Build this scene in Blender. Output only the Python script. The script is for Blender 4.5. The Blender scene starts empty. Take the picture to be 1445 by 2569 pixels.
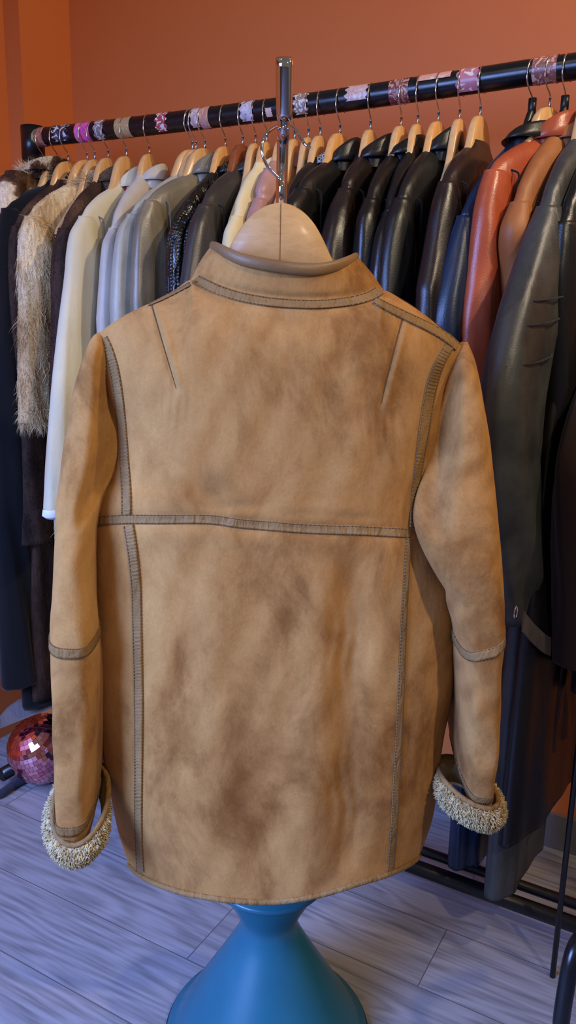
import bpy, math, random
from mathutils import Vector, Matrix
random.seed(7)
R = math.radians
sc = bpy.context.scene
col = sc.collection
# ------------------------------------------------------------------ camera
W, H, F = 1445, 2569, 2000.0
PITCH, ROLL, CH = R(13), R(1.2), 1.35
CAM = Vector((0, 0, CH))
fw = Vector((0, math.cos(PITCH), -math.sin(PITCH)))
up0 = Vector((0, math.sin(PITCH), math.cos(PITCH)))
rt0 = Vector((1, 0, 0))
rt = rt0*math.cos(ROLL) - up0*math.sin(-ROLL)*-1
rt = rt0*math.cos(ROLL) + up0*math.sin(ROLL)
up = up0*math.cos(ROLL) - rt0*math.sin(ROLL)
cd = bpy.data.cameras.new('camera'); cam = bpy.data.objects.new('camera', cd); col.objects.link(cam)
M = Matrix((rt, up, -fw)).transposed().to_4x4(); M.translation = CAM
cam.matrix_world = M
cd.sensor_fit = 'VERTICAL'; cd.sensor_height = 36.0; cd.lens = 36.0*F/H
cd.clip_start = 0.02
sc.camera = cam
def ray(px, py):
    return fw + rt*((px-W/2)/F) + up*((H/2-py)/F)
def P(px, py, Y):
    d = ray(px, py); return CAM + d*(Y/d.y)
def PZ(px, py, z):
    d = ray(px, py); return CAM + d*((z-CH)/d.z)
def interp(xs, ys, x):
    if x <= xs[0]: return ys[0]
    if x >= xs[-1]: return ys[-1]
    for i in range(len(xs)-1):
        if x <= xs[i+1]:
            t = (x-xs[i])/(xs[i+1]-xs[i]); 
            # catmull-ish smooth
            y0 = ys[max(i-1, 0)]; y1 = ys[i]; y2 = ys[i+1]; y3 = ys[min(i+2, len(ys)-1)]
            h = xs[i+1]-xs[i]
            m1 = (y2-y0)/max(1e-9, xs[i+1]-xs[max(i-1, 0)])*h
            m2 = (y3-y1)/max(1e-9, xs[min(i+2, len(xs)-1)]-xs[i])*h
            return (2*t**3-3*t*t+1)*y1+(t**3-2*t*t+t)*m1+(-2*t**3+3*t*t)*y2+(t**3-t*t)*m2
def lin(xs, ys, x):
    if x <= xs[0]: return ys[0]
    for i in range(len(xs)-1):
        if x <= xs[i+1]:
            return ys[i]+(ys[i+1]-ys[i])*(x-xs[i])/(xs[i+1]-xs[i])
    return ys[-1]
def gs(x): return math.exp(-x*x)
def sst(a, b, x):
    t = max(0, min(1, (x-a)/(b-a))); return t*t*(3-2*t)
# ------------------------------------------------------------------ materials
def s2l(c):
    return tuple([(v/255/12.92 if v/255 <= .04045 else ((v/255+.055)/1.055)**2.4) for v in c]) + (1,)
def newmat(name):
    m = bpy.data.materials.new(name); m.use_nodes = True
    nt = m.node_tree; b = nt.nodes['Principled BSDF']; return m, nt, b
def N(nt, t, **k):
    n = nt.nodes.new(t)
    for a, v in k.items():
        if a in n.inputs: n.inputs[a].default_value = v
        else: setattr(n, a, v)
    return n
def noise(nt, scale, detail=4, rough=.55, mapscale=None, dist=0, rot=None):
    tc = N(nt, 'ShaderNodeTexCoord'); mp = N(nt, 'ShaderNodeMapping')
    nt.links.new(tc.outputs['Object'], mp.inputs[0])
    if mapscale: mp.inputs['Scale'].default_value = mapscale
    if rot: mp.inputs['Rotation'].default_value = rot
    n = N(nt, 'ShaderNodeTexNoise'); n.inputs['Scale'].default_value = scale
    n.inputs['Detail'].default_value = detail; n.inputs['Roughness'].default_value = rough
    n.inputs['Distortion'].default_value = dist
    nt.links.new(mp.outputs[0], n.inputs['Vector']); return n
def ramp(nt, src, stops):
    r = N(nt, 'ShaderNodeValToRGB'); e = r.color_ramp.elements
    e[0].position, e[0].color = stops[0]; e[1].position, e[1].color = stops[-1]
    for p, c in stops[1:-1]:
        x = e.new(p); x.color = c
    nt.links.new(src, r.inputs[0]); return r
def bump(nt, b, src, strength=.3, dist=.002, prev=None):
    bp = N(nt, 'ShaderNodeBump'); bp.inputs['Strength'].default_value = strength
    bp.inputs['Distance'].default_value = dist
    nt.links.new(src, bp.inputs['Height'])
    if prev: nt.links.new(prev.outputs[0], bp.inputs['Normal'])
    nt.links.new(bp.outputs[0], b.inputs['Normal']); return bp
MATS = {}
def leather(name, c, rough=.4, c2=None, bs=.25, spec=.5, crease=1):
    if name in MATS: return MATS[name]
    m, nt, b = newmat(name)
    c2 = c2 or tuple(int(v*.75) for v in c)
    n = noise(nt, 9, 5, .6)
    r = ramp(nt, n.outputs[0], [(.3, s2l(c2)), (.7, s2l(c))]); nt.links.new(r.outputs[0], b.inputs['Base Color'])
    n2 = noise(nt, 420, 3); n3 = noise(nt, 13*crease, 3, .5, (1, 1, .4), .6)
    b1 = bump(nt, b, n3.outputs[0], bs, .012); bump(nt, b, n2.outputs[0], .25, .0012, b1)
    b.inputs['Roughness'].default_value = rough; b.inputs['Specular IOR Level'].default_value = spec
    MATS[name] = m; return m
def cloth(name, c, c2=None, rough=.9, scale=300, bs=.3):
    if name in MATS: return MATS[name]
    m, nt, b = newmat(name); c2 = c2 or tuple(int(v*.85) for v in c)
    n = noise(nt, 6, 5, .6)
    r = ramp(nt, n.outputs[0], [(.3, s2l(c2)), (.7, s2l(c))]); nt.links.new(r.outputs[0], b.inputs['Base Color'])
    n2 = noise(nt, scale, 3); n3 = noise(nt, 14, 4, .6, (1, 1, .3), .3)
    b1 = bump(nt, b, n3.outputs[0], .3, .01); bump(nt, b, n2.outputs[0], bs, .001, b1)
    b.inputs['Roughness'].default_value = rough; b.inputs['Specular IOR Level'].default_value = .2
    b.inputs['Sheen Weight'].default_value = .15
    MATS[name] = m; return m
def furmat(name, stops, scale=14, mapscale=(1, 1, .6), sheen=.2):
    if name in MATS: return MATS[name]
    m, nt, b = newmat(name)
    n = noise(nt, scale, 4, .6, mapscale)
    r = ramp(nt, n.outputs[0], [(p, s2l(c)) for p, c in stops])
    n2 = noise(nt, 160, 2, .5, (1, 1, .2)); mx = N(nt, 'ShaderNodeMix', data_type='RGBA', blend_type='MULTIPLY')
    r2 = ramp(nt, n2.outputs[0], [(.3, (.55, .5, .45, 1)), (.65, (1, 1, 1, 1))])
    mx.inputs[0].default_value = .8
    nt.links.new(r.outputs[0], mx.inputs[6]); nt.links.new(r2.outputs[0], mx.inputs[7])
    nt.links.new(mx.outputs[2], b.inputs['Base Color'])
    b.inputs['Roughness'].default_value = .75; b.inputs['Specular IOR Level'].default_value = .25
    MATS[name] = m; return m
def metal(name, c, rough=.1, met=1.0, bumpy=0):
    if name in MATS: return MATS[name]
    m, nt, b = newmat(name)
    n = noise(nt, 60, 3); r = ramp(nt, n.outputs[0], [(.3, (max(rough-.03, .02),)*3+(1,)), (.8, (rough+.06,)*3+(1,))])
    nt.links.new(r.outputs[0], b.inputs['Roughness'])
    b.inputs['Base Color'].default_value = s2l(c); b.inputs['Metallic'].default_value = met
    MATS[name] = m; return m
def woodmat(name, c1, c2, rough=.3, ms=(30, 30, 4)):
    if name in MATS: return MATS[name]
    m, nt, b = newmat(name)
    n = noise(nt, 2.2, 6, .65, ms, .6)
    r = ramp(nt, n.outputs[0], [(.3, s2l(c1)), (.6, s2l(c2)), (.8, s2l(tuple(int(v*.93) for v in c2)))])
    nt.links.new(r.outputs[0], b.inputs['Base Color']); b.inputs['Roughness'].default_value = rough
    b.inputs['Coat Weight'].default_value = .12; b.inputs['Coat Roughness'].default_value = .2
    MATS[name] = m; return m
# suede of the main jacket
def suedemat(name, c, dark, light):
    m, nt, b = newmat(name)
    n = noise(nt, 7, 7, .68, (1.2, 1.2, .75), .35)
    r = ramp(nt, n.outputs[0], [(.36, s2l(dark)), (.5, s2l(c)), (.66, s2l(light))])
    at = N(nt, 'ShaderNodeAttribute', attribute_name='stain_crease')
    n2 = noise(nt, 22, 6, .7, (1, 1, .5), .5)
    mul = N(nt, 'ShaderNodeMath', operation='MULTIPLY'); r2 = ramp(nt, n2.outputs[0], [(.3, (.25,)*3+(1,)), (.65, (1.0,)*3+(1,))])
    nt.links.new(at.outputs['Fac'], mul.inputs[0]); nt.links.new(r2.outputs[0], mul.inputs[1])
    mx = N(nt, 'ShaderNodeMix', data_type='RGBA'); mx.inputs[7].default_value = s2l(STAIN_CREASE)
    nt.links.new(mul.outputs[0], mx.inputs[0]); nt.links.new(r.outputs[0], mx.inputs[6])
    n5 = noise(nt, 260, 3, .7); r5 = ramp(nt, n5.outputs[0], [(.3, (.88, .88, .88, 1)), (.7, (1.0, 1.0, 1.0, 1))])
    m2 = N(nt, 'ShaderNodeMix', data_type='RGBA', blend_type='MULTIPLY'); m2.inputs[0].default_value = 1
    nt.links.new(mx.outputs[2], m2.inputs[6]); nt.links.new(r5.outputs[0], m2.inputs[7])
    nt.links.new(m2.outputs[2], b.inputs['Base Color'])
    n3 = noise(nt, 500, 3); n4 = noise(nt, 30, 6, .65, (1, 1, .5), .8)
    b1 = bump(nt, b, n4.outputs[0], .22, .006); bump(nt, b, n3.outputs[0], .25, .0006, b1)
    b.inputs['Roughness'].default_value = .95; b.inputs['Specular IOR Level'].default_value = .1
    b.inputs['Sheen Weight'].default_value = .03; b.inputs['Sheen Roughness'].default_value = .5
    return m
STAIN_CREASE = (118, 72, 32)
SUEDE = suedemat('suede', (178, 128, 72), (138, 92, 47), (195, 146, 86))
TRIM = leather('leather_trim', (154, 120, 76), .6, (126, 94, 56), .5, .12, 6)
THREAD = cloth('thread', (104, 70, 38))
SHEAR = furmat('shearling_wool', [(.3, (170, 146, 98)), (.6, (206, 184, 138)), (.8, (224, 206, 166))], 60, (1, 1, 1))
CHROME = metal('chrome', (225, 222, 225), .05)
WIRE = metal('steel_wire', (215, 210, 215), .12)
BLACKM = metal('black_painted_steel', (16, 16, 20), .28, .0)
WOOD = woodmat('pale_beech', (206, 156, 96), (218, 172, 114))
WOOD2 = woodmat('golden_beech', (206, 148, 84), (226, 170, 102))
DWOOD = woodmat('red_brown_wood', (120, 62, 34), (146, 78, 44))
PLASTIC = metal('black_plastic', (14, 13, 14), .4, 0)
# ------------------------------------------------------------------ mesh helpers
def obj(name, V, Fc, mat, parent=None, smooth=True, off=None):
    me = bpy.data.meshes.new(name)
    if off is not None: V = [v-off for v in V]
    me.from_pydata([tuple(v) for v in V], [], Fc); me.update()
    if smooth:
        for p in me.polygons: p.use_smooth = True
    for m_ in (mat if isinstance(mat, list) else [mat]): me.materials.append(m_)
    o = bpy.data.objects.new(name, me); col.objects.link(o)
    if parent: o.parent = parent
    return o
def empty(name, loc, rz=0):
    o = bpy.data.objects.new(name, None); o.location = loc; o.rotation_euler = (0, 0, rz); o.empty_display_size = .05
    col.objects.link(o); return o
def tag(o, label=None, cat=None, group=None, kind=None):
    if label: o['label'] = label
    if cat: o['category'] = cat
    if group: o['group'] = group
    if kind: o['kind'] = kind
    return o
class MB:
    def __init__(s): s.V = []; s.F = []
    def add(s, V, F_):
        k = len(s.V); s.V += V; s.F += [tuple(i+k for i in f) for f in F_]
    def loft(s, rings, closed=True, cap0=False, cap1=False):
        k = len(s.V); n = len(rings[0])
        for r_ in rings: s.V += r_
        for i in range(len(rings)-1):
            for j in range(n if closed else n-1):
                a = k+i*n+j; b = k+i*n+(j+1) % n
                s.F.append((a, b, b+n, a+n))
        if cap0: s.F.append(tuple(k+j for j in range(n))[::-1])
        if cap1: s.F.append(tuple(k+(len(rings)-1)*n+j for j in range(n)))
    def tube(s, path, rad, n=12, caps=True, closed=False, flat=None):
        path = [Vector(p) for p in path]; m = len(path); rings = []
        prev = None
        for i in range(m):
            if closed: t = path[(i+1) % m]-path[(i-1) % m]
            else: t = path[min(i+1, m-1)]-path[max(i-1, 0)]
            t.normalize()
            if prev is None:
                a = Vector((0, 0, 1)) if abs(t.z) < .9 else Vector((0, 1, 0))
                u = (a-t*a.dot(t)).normalized()
            else: u = (prev-t*prev.dot(t)).normalized()
            prev = u; v = t.cross(u)
            r_ = rad[i] if isinstance(rad, (list, tuple)) else rad
            rings.append([path[i]+u*(math.cos(2*math.pi*j/n)*r_)+v*(math.sin(2*math.pi*j/n)*r_) for j in range(n)])
        if closed: rings.append(rings[0])
        s.loft(rings, True, caps and not closed, caps and not closed)
    def box(s, c, d, rot=None):
        V = []
        for x in (-1, 1):
            for y in (-1, 1):
                for z in (-1, 1):
                    v = Vector((x*d[0]/2, y*d[1]/2, z*d[2]/2))
                    if rot: v = rot @ v
                    V.append(Vector(c)+v)
        s.add(V, [(0, 1, 3, 2), (4, 6, 7, 5), (0, 4, 5, 1), (2, 3, 7, 6), (0, 2, 6, 4), (1, 5, 7, 3)])
    def lathe(s, prof, c=Vector((0, 0, 0)), n=64):
        s.loft([[c+Vector((r_*math.cos(2*math.pi*j/n), r_*math.sin(2*math.pi*j/n), z)) for j in range(n)] for r_, z in prof])
    def build(s, name, mat, parent=None, smooth=True, off=None):
        return obj(name, s.V, s.F, mat, parent, smooth, off)
def smoothpath(pts, n=8):
    pts = [Vector(p) for p in pts]; out = []
    for i in range(len(pts)-1):
        p0 = pts[max(i-1, 0)]; p1 = pts[i]; p2 = pts[i+1]; p3 = pts[min(i+2, len(pts)-1)]
        for k in range(n):
            t = k/n
            out.append(.5*((2*p1)+(p2-p0)*t+(2*p0-5*p1+4*p2-p3)*t*t+(3*p1-p0-3*p2+p3)*t**3))
    out.append(pts[-1]); return out
def sellipse(cx, cy, z, a, b, n=40, e=2.4, fold=0, k=7, ph=0):
    r_ = []
    for j in range(n):
        t = 2*math.pi*j/n; c = math.cos(t); s_ = math.sin(t)
        f = 1+fold*math.sin(k*t+ph)+fold*.5*math.sin((k*2+1)*t+ph*1.7)
        r_.append(Vector((cx+a*math.copysign(abs(c)**(2/e), c), cy+b*f*math.copysign(abs(s_)**(2/e), s_), z)))
    return r_
def blades(mb, n, ln, wid, down=.7, jit=.35, seg=3, src=None, clump=0):
    """hair blades grown on the faces already in mb (or src verts/faces)"""
    V, Fs = (list(mb.V), list(mb.F)) if src is None else src
    ar = []; tot = 0; quads = [f for f in Fs if len(f) == 4]
    for f in quads:
        a = (V[f[1]]-V[f[0]]).cross(V[f[3]]-V[f[0]]).length; tot += a; ar.append(tot)
    import bisect
    NV = []; NF = []
    for i in range(n):
        f = quads[min(bisect.bisect(ar, random.random()*tot), len(quads)-1)]
        u, v = random.random(), random.random()
        p = V[f[0]]*(1-u)*(1-v)+V[f[1]]*u*(1-v)+V[f[2]]*u*v+V[f[3]]*(1-u)*v
        nr = (V[f[1]]-V[f[0]]).cross(V[f[3]]-V[f[0]])
        if nr.length < 1e-12: continue
        nr.normalize()
        if clump:
            q = Vector((math.sin(p.x*91+p.z*37), math.sin(p.y*83+p.z*51), math.sin(p.z*67+p.x*43)))*clump
        else: q = Vector((0, 0, 0))
        d = nr*(1-down*.5)+Vector((0, 0, -down))+q+Vector([random.gauss(0, jit) for _ in range(3)])
        d.normalize(); L_ = ln*random.uniform(.6, 1.15)
        side = d.cross(Vector((random.gauss(0, 1), random.gauss(0, 1), random.gauss(0, 1)))).normalized()*wid*.5
        k = len(NV); pt = p-nr*.001
        for s_ in range(seg):
            w_ = 1-s_/seg
            NV += [pt-side*w_, pt+side*w_]
            d = (d+Vector((0, 0, -.35*down))).normalized(); pt = pt+d*(L_/seg)
        NV.append(pt)
        for s_ in range(seg-1):
            a = k+2*s_; NF.append((a, a+1, a+3, a+2))
        NF.append((k+2*seg-2, k+2*seg-1, k+2*seg))
    mb.add(NV, NF)
# ------------------------------------------------------------------ rack frame
BARH = .485; BR = .0235
pR = PZ(1323, 183, CH+BARH); pL = PZ(126, 342, CH+BARH)
bd = (pL-pR); BL = bd.length; bd.normalize()
BANG = math.atan2(bd.y, bd.x)-math.pi/2      # rotz giving local Y along the bar
nn = Vector((math.cos(BANG), math.sin(BANG), 0))   # local X : away from camera, towards wall
print('BAR', pR, pL, 'len', BL, 'ang', math.degrees(BANG))
def barpt(px):
    # point on bar seen at column px
    a, b = -1.2, BL+.6
    def col_(t):
        q = pR+bd*t-CAM; return W/2+F*q.dot(rt)/q.dot(fw)
    for _ in range(50):
        m = (a+b)/2
        if col_(m) > px: a = m
        else: b = m
    t = (a+b)/2
    p = pR+bd*t; s_ = t/BL
    p.z -= .006*max(0, 4*s_*(1-s_)); return p
# ------------------------------------------------------------------ setting
WOFF = .34
def wallpt(px, py):      # on the main wall plane
    d = ray(px, py); k = (nn.dot(pR)+WOFF-nn.dot(CAM))/nn.dot(d); return CAM+d*k
C0 = wallpt(178, 150); C0.z = 0
def along(p, px, dirv, py=150):     # walk from p along dirv until column px
    best = None
    for i in range(6000):
        q = p+dirv*(i*.0005); q.z = PZ(px, py, 2).z
        v = q+Vector((0, 0, 1.9-q.z))-CAM
        c_ = W/2+F*v.dot(rt)/v.dot(fw)
        if c_ <= px: q.z = 0; return q
    return p
C1 = along(C0, 62, -nn); C2 = along(C1, 24, bd)
C3 = C2-nn*4.2
CE = C0-bd*3.6
m, nt, b = newmat('orange_wall')
n = noise(nt, 1.4, 4); r_ = ramp(nt, n.outputs[0], [(.3, s2l((200, 108, 52))), (.7, s2l((206, 114, 58)))])
nt.links.new(r_.outputs[0], b.inputs['Base Color']); b.inputs['Roughness'].default_value = .55
n2 = noise(nt, 90, 4); bump(nt, b, n2.outputs[0], .12, .002); b.inputs['Specular IOR Level'].default_value = .3
WALL = m
HZ = 2.9
def wallseg(name, pts, th=.08):
    """thick wall following pts, outward side away from the room"""
    mb = MB(); n_ = len(pts)
    outs = []
    for i, p in enumerate(pts):
        ds = []
        if i > 0: ds.append((pts[i]-pts[i-1]).normalized())
        if i < n_-1: ds.append((pts[i+1]-pts[i]).normalized())
        o_ = Vector((0, 0, 0))
        for d in ds: o_ += Vector((-d.y, d.x, 0))
        outs.append(p-o_*th if len(ds) == 1 else p-o_*th)
    def ring(p, q): return [p, p+Vector((0, 0, HZ)), q+Vector((0, 0, HZ)), q]
    mb.loft([ring(p, q) for p, q in zip(pts, outs)], True, True, True)
    return tag(mb.build(name, WALL, None, False), kind='structure')
wallseg('wall_back', [C0, CE], th=-.08) if False else None
def wallbox(name, a, b, outn, z0=0, z1=HZ, th=.08, mat=None):
    mb = MB(); V = []
    for p in (a, b, b+outn*th, a+outn*th):
        V += [Vector((p.x, p.y, z0)), Vector((p.x, p.y, z1))]
    mb.add(V, [(0, 1, 3, 2), (2, 3, 5, 4), (4, 5, 7, 6), (6, 7, 1, 0), (1, 7, 5, 3), (0, 2, 4, 6)])
    return tag(mb.build(name, mat or WALL, None, False), kind='structure')
wallbox('wall_back', C0+bd*.08, CE, nn)
# end wall: lit return, shallow step, then the long left wall
mb = MB(); V = []
poly = [C0, C1, C2, C3, C3+bd*.3, C0+bd*.3+nn*0.0]
for p in poly: V.append(Vector((p.x, p.y, 0)))
for p in poly: V.append(Vector((p.x, p.y, HZ)))
k = len(poly)
mb.add(V, [tuple(range(k))[::-1], tuple(range(k, 2*k))]+[(i, (i+1) % k, (i+1) % k+k, i+k) for i in range(k)])
tag(mb.build('wall_left', WALL, None, False), kind='structure')
BB = cloth('grey_skirting_paint', (112, 108, 108), (98, 94, 94), .6)
wallbox('baseboard_back', C0+bd*.0, CE, -nn, 0, .10, .014, BB)
m, nt, b = newmat('grey_oak_laminate')
tc = N(nt, 'ShaderNodeTexCoord'); mp = N(nt, 'ShaderNodeMapping'); nt.links.new(tc.outputs['Object'], mp.inputs[0])
mp.inputs['Rotation'].default_value = (0, 0, -(BANG+math.pi/2)); mp.inputs['Location'].default_value = (.35, .05, 0)
br = N(nt, 'ShaderNodeTexBrick'); nt.links.new(mp.outputs[0], br.inputs['Vector'])
for a_, v_ in (('Scale', 1), ('Brick Width', 1.25), ('Row Height', .19), ('Mortar Size', .0012), ('Mortar Smooth', .1), ('Bias', 0)): br.inputs[a_].default_value = v_
br.offset = .37
br.inputs['Color1'].default_value = (.15,)*3+(1,); br.inputs['Color2'].default_value = (.85,)*3+(1,); br.inputs['Mortar'].default_value = (.5,)*3+(1,)
cx = N(nt, 'ShaderNodeCombineXYZ'); mm = N(nt, 'ShaderNodeMath', operation='MULTIPLY'); mm.inputs[1].default_value = 9
nt.links.new(br.outputs['Color'], mm.inputs[0]); nt.links.new(mm.outputs[0], cx.inputs[2])
va = N(nt, 'ShaderNodeVectorMath', operation='ADD'); nt.links.new(mp.outputs[0], va.inputs[0]); nt.links.new(cx.outputs[0], va.inputs[1])
ms = N(nt, 'ShaderNodeVectorMath', operation='MULTIPLY'); ms.inputs[1].default_value = (1.5, 9, 1); nt.links.new(va.outputs[0], ms.inputs[0])
n1 = N(nt, 'ShaderNodeTexNoise'); n1.inputs['Scale'].default_value = 1; n1.inputs['Detail'].default_value = 2; n1.inputs['Distortion'].default_value = .25; nt.links.new(ms.outputs[0], n1.inputs['Vector'])
mu = N(nt, 'ShaderNodeMath', operation='MULTIPLY'); mu.inputs[1].default_value = 55; nt.links.new(n1.outputs[0], mu.inputs[0])
si = N(nt, 'ShaderNodeMath', operation='SINE'); nt.links.new(mu.outputs[0], si.inputs[0])
ms2 = N(nt, 'ShaderNodeVectorMath', operation='MULTIPLY'); ms2.inputs[1].default_value = (6, 120, 1); nt.links.new(va.outputs[0], ms2.inputs[0])
n2 = N(nt, 'ShaderNodeTexNoise'); n2.inputs['Scale'].default_value = 1; n2.inputs['Detail'].default_value = 5; nt.links.new(ms2.outputs[0], n2.inputs['Vector'])
mr = N(nt, 'ShaderNodeMapRange'); mr.inputs[1].default_value = -1; mr.inputs[2].default_value = 1; mr.inputs[3].default_value = 0; mr.inputs[4].default_value = .24; nt.links.new(si.outputs[0], mr.inputs[0])
ad = N(nt, 'ShaderNodeMath', operation='ADD'); nt.links.new(mr.outputs[0], ad.inputs[0]); nt.links.new(n2.outputs[0], ad.inputs[1])
r1 = ramp(nt, ad.outputs[0], [(.3, s2l((118, 116, 120))), (.65, s2l((152, 150, 155))), (.95, s2l((168, 166, 172)))])
tint = N(nt, 'ShaderNodeMix', data_type='RGBA', blend_type='MULTIPLY'); tint.inputs[0].default_value = 1
r3 = ramp(nt, br.outputs['Color'], [(0, (.88, .88, .88, 1)), (1, (1, 1, 1, 1))])
nt.links.new(r1.outputs[0], tint.inputs[6]); nt.links.new(r3.outputs[0], tint.inputs[7])
mo = N(nt, 'ShaderNodeMix', data_type='RGBA'); mo.inputs[7].default_value = s2l((92, 88, 90)); nt.links.new(br.outputs['Fac'], mo.inputs[0]); nt.links.new(tint.outputs[2], mo.inputs[6])
nt.links.new(mo.outputs[2], b.inputs['Base Color']); b.inputs['Roughness'].default_value = .5
bump(nt, b, ad.outputs[0], .12, .001)
FLOOR = m
mb = MB(); cc = Vector((0, 1.0, -.03)); mb.box(cc, (7, 7.4, .06)); tag(mb.build('floor', FLOOR, None, False), kind='structure')
# ------------------------------------------------------------------ rack
SCUFF = BLACKM
rackbase = barpt(126); rackbase.z = 0
rack = empty('clothes_rack', rackbase)
tag(rack, 'long black steel clothes rack with stickers on its bar against the orange wall', 'clothes rack')
endL = barpt(90); endR = barpt(1323)-bd*.62
mb = MB(); pp = []
for i in range(41):
    q = endL.lerp(endR, i/40); s_ = max(0, min(1, ((q-pR).dot(bd))/BL)); q.z = CH+BARH-.006*4*s_*(1-s_); pp.append(q)
mb.tube(pp, BR, 28); mb.build('bar', BLACKM, rack, off=rackbase)
mb = MB(); mb.tube([endL+bd*.012+Vector((0, 0, .03)), endL+bd*.012-Vector((0, 0, .06))], .031, 24); mb.build('corner_fitting', BLACKM, rack, off=rackbase)
for e_ in (endL+bd*.012, endR):
    mb = MB(); mb.tube([e_-Vector((0, 0, .04)), Vector((e_.x, e_.y, .04))], .02, 20); mb.build('post', BLACKM, rack, off=rackbase)
    mb = MB()
    mb.tube([Vector((e_.x, e_.y, .045))-nn*.24, Vector((e_.x, e_.y, .045))+nn*.24], .02, 16); mb.build('foot', BLACKM, rack, off=rackbase)
zr = .10
mb = MB(); mb.tube([Vector((endL.x, endL.y, zr)), Vector((endR.x, endR.y, zr))], .012, 20); mb.build('lower_rail', BLACKM, rack, off=rackbase)
a_ = Vector((endL.x, endL.y, .075))-nn*.035; b_ = Vector((endR.x, endR.y, .075))-nn*.035
mb = MB(); mb.tube([a_, b_], .018, 20); mb.build('lower_rail', BLACKM, rack, off=rackbase)
# stickers round the bar
def stmat(i, cols, sc_=70):
    m, nt, b = newmat('sticker_print'); n = noise(nt, sc_, 2, .4, None, 1.0)
    st = [(.25+.5*k/(len(cols)-1), s2l(c)) for k, c in enumerate(cols)]
    r = ramp(nt, n.outputs[0], st); r.color_ramp.interpolation = 'CONSTANT' if len(cols) > 3 else 'LINEAR'
    nt.links.new(r.outputs[0], b.inputs['Base Color']); b.inputs['Roughness'].default_value = .35; return m
def sticker(p0, p1, a0, a1, cols, jag=0, label=None):
    A = barpt(p0); B_ = barpt(p1); mb = MB(); rows = 14; cols_ = 8; g = []
    for i in range(rows+1):
        an = R(a0+(a1-a0)*i/rows); rr = []
        for j in range(cols_+1):
            q = A.lerp(B_, j/cols_+ (jag*math.sin(i*1.7+j*.4)*.25 if j in (0, cols_) else 0))
            rr.append(q+(-nn*math.cos(an)+Vector((0, 0, 1))*math.sin(an))*(BR+.0008))
        g.append(rr)
    mb.loft(g, False)
    o = mb.build('sticker', stmat(0, cols), rack, off=rackbase)
    if label: o['label'] = label
wt = (225, 215, 210); pk = (214, 140, 140)
sticker(91, 100, -100, 120, [(120, 130, 80), (190, 190, 130), (90, 110, 70)], label='green sticker')
sticker(101, 121, -100, 120, [(120, 60, 50), (170, 110, 90), (210, 170, 140)], label='dull red sticker')
sticker(148, 184, -50, 80, [wt, (60, 70, 90), (30, 30, 45), wt], .6, 'white outlined angular sticker')
sticker(201, 216, -90, 110, [(230, 60, 120), (240, 120, 160), (180, 120, 220)], label='pink and violet sticker')
sticker(217, 238, -90, 110, [(150, 80, 200), (240, 70, 130), (190, 150, 220)], label='violet sticker')
sticker(250, 272, -70, 90, [wt, (130, 120, 120), (200, 195, 190), (80, 70, 90)], .5)
sticker(301, 338, -80, 110, [(180, 190, 130), (190, 140, 90), (150, 170, 150)], label='yellow green sticker')
sticker(405, 430, -60, 90, [wt, (170, 70, 70), wt, (210, 200, 200)], .6, 'white and red sticker')
sticker(492, 512, -60, 90, [wt, (190, 150, 140), (220, 200, 190)], .4)
sticker(513, 535, -80, 110, [(230, 190, 120), (190, 130, 120), (200, 160, 150)])
sticker(616, 646, -60, 90, [(170, 150, 160), (220, 210, 215), (110, 90, 100)], .4)
sticker(679, 694, -50, -5, [(215, 180, 160), (225, 195, 175)], .3)
sticker(749, 781, -60, 80, [wt, (150, 130, 110), wt, (190, 170, 150)], .7, 'white sticker cut round a drawing')
sticker(879, 932, -25, 100, [(225, 200, 190), (200, 160, 150), (235, 220, 210)], .35, 'pale pink sticker')
sticker(985, 1034, -90, 110, [(200, 150, 130), (120, 60, 60), (190, 140, 120), (140, 160, 120)], label='pink and brown sticker')
sticker(1058, 1138, 20, 120, [(215, 185, 165), (220, 150, 130), (225, 210, 190)], label='pale sticker on top of the bar')
sticker(1155, 1208, -60, 120, [(230, 215, 210), (200, 120, 130), (170, 130, 140), (225, 200, 190)], .3)
sticker(1341, 1402, -90, 110, [(215, 150, 130), (140, 90, 80), (220, 170, 150), (90, 80, 70)], label='wide pink patterned sticker')
# ------------------------------------------------------------------ hangers
def hanger_wood():
    top = [(0, 0), (.014, -.0008), (.034, -.006), (.054, -.020), (.068, -.040), (.082, -.063), (.105, -.087), (.15, -.116), (.19, -.143), (.212, -.158)]
    bot = [(0, -.092), (.03, -.094), (.06, -.104), (.09, -.118), (.13, -.138), (.18, -.164), (.212, -.178)]
    mb = MB(); rings = []; n_ = 60; th = .007
    for i in range(-n_, n_+1):
        x = .212*i/n_; ax = abs(x)
        zt = interp([p[0] for p in top], [p[1] for p in top], ax); zb = interp([p[0] for p in bot], [p[1] for p in bot], ax)
        if ax > .2: 
            k_ = math.sqrt(max(0, 1-((ax-.2)/.0121)**2)); mz = (zt+zb)/2; zt = mz+(zt-mz)*k_; zb = mz+(zb-mz)*k_
        y = -.10*ax*ax; cz = .0025
        ring = [(-th, zt-cz), (-th+cz, zt), (th-cz, zt), (th, zt-cz), (th, zb+cz), (th-cz, zb), (-th+cz, zb), (-th, zb+cz)]
        rings.append([Vector((x, y+a, z)) for a, z in ring])
    mb.loft(rings, True, True, True); return mb
def hook_mb(k=1.0):
    mb = MB(); pts = [(0, 0, -.004), (0, 0, .012), (0, 0, .02), (-.006, 0, .027), (-.018, 0, .037), (-.0262, 0, .05), (-.0265, 0, .068)]
    for a in range(170, -41, -15): pts.append((.0262*math.cos(R(a)), 0, .0645+.0262*math.sin(R(a))))
    mb.tube(smoothpath(pts, 5), .0016, 8)
    mb.tube([(0, 0, -.003), (0, 0, .018)], .0027, 10)
    return mb
NECKZ = -.0668
hm = hanger_wood(); hk = hook_mb()
me_cache = {}
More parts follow.
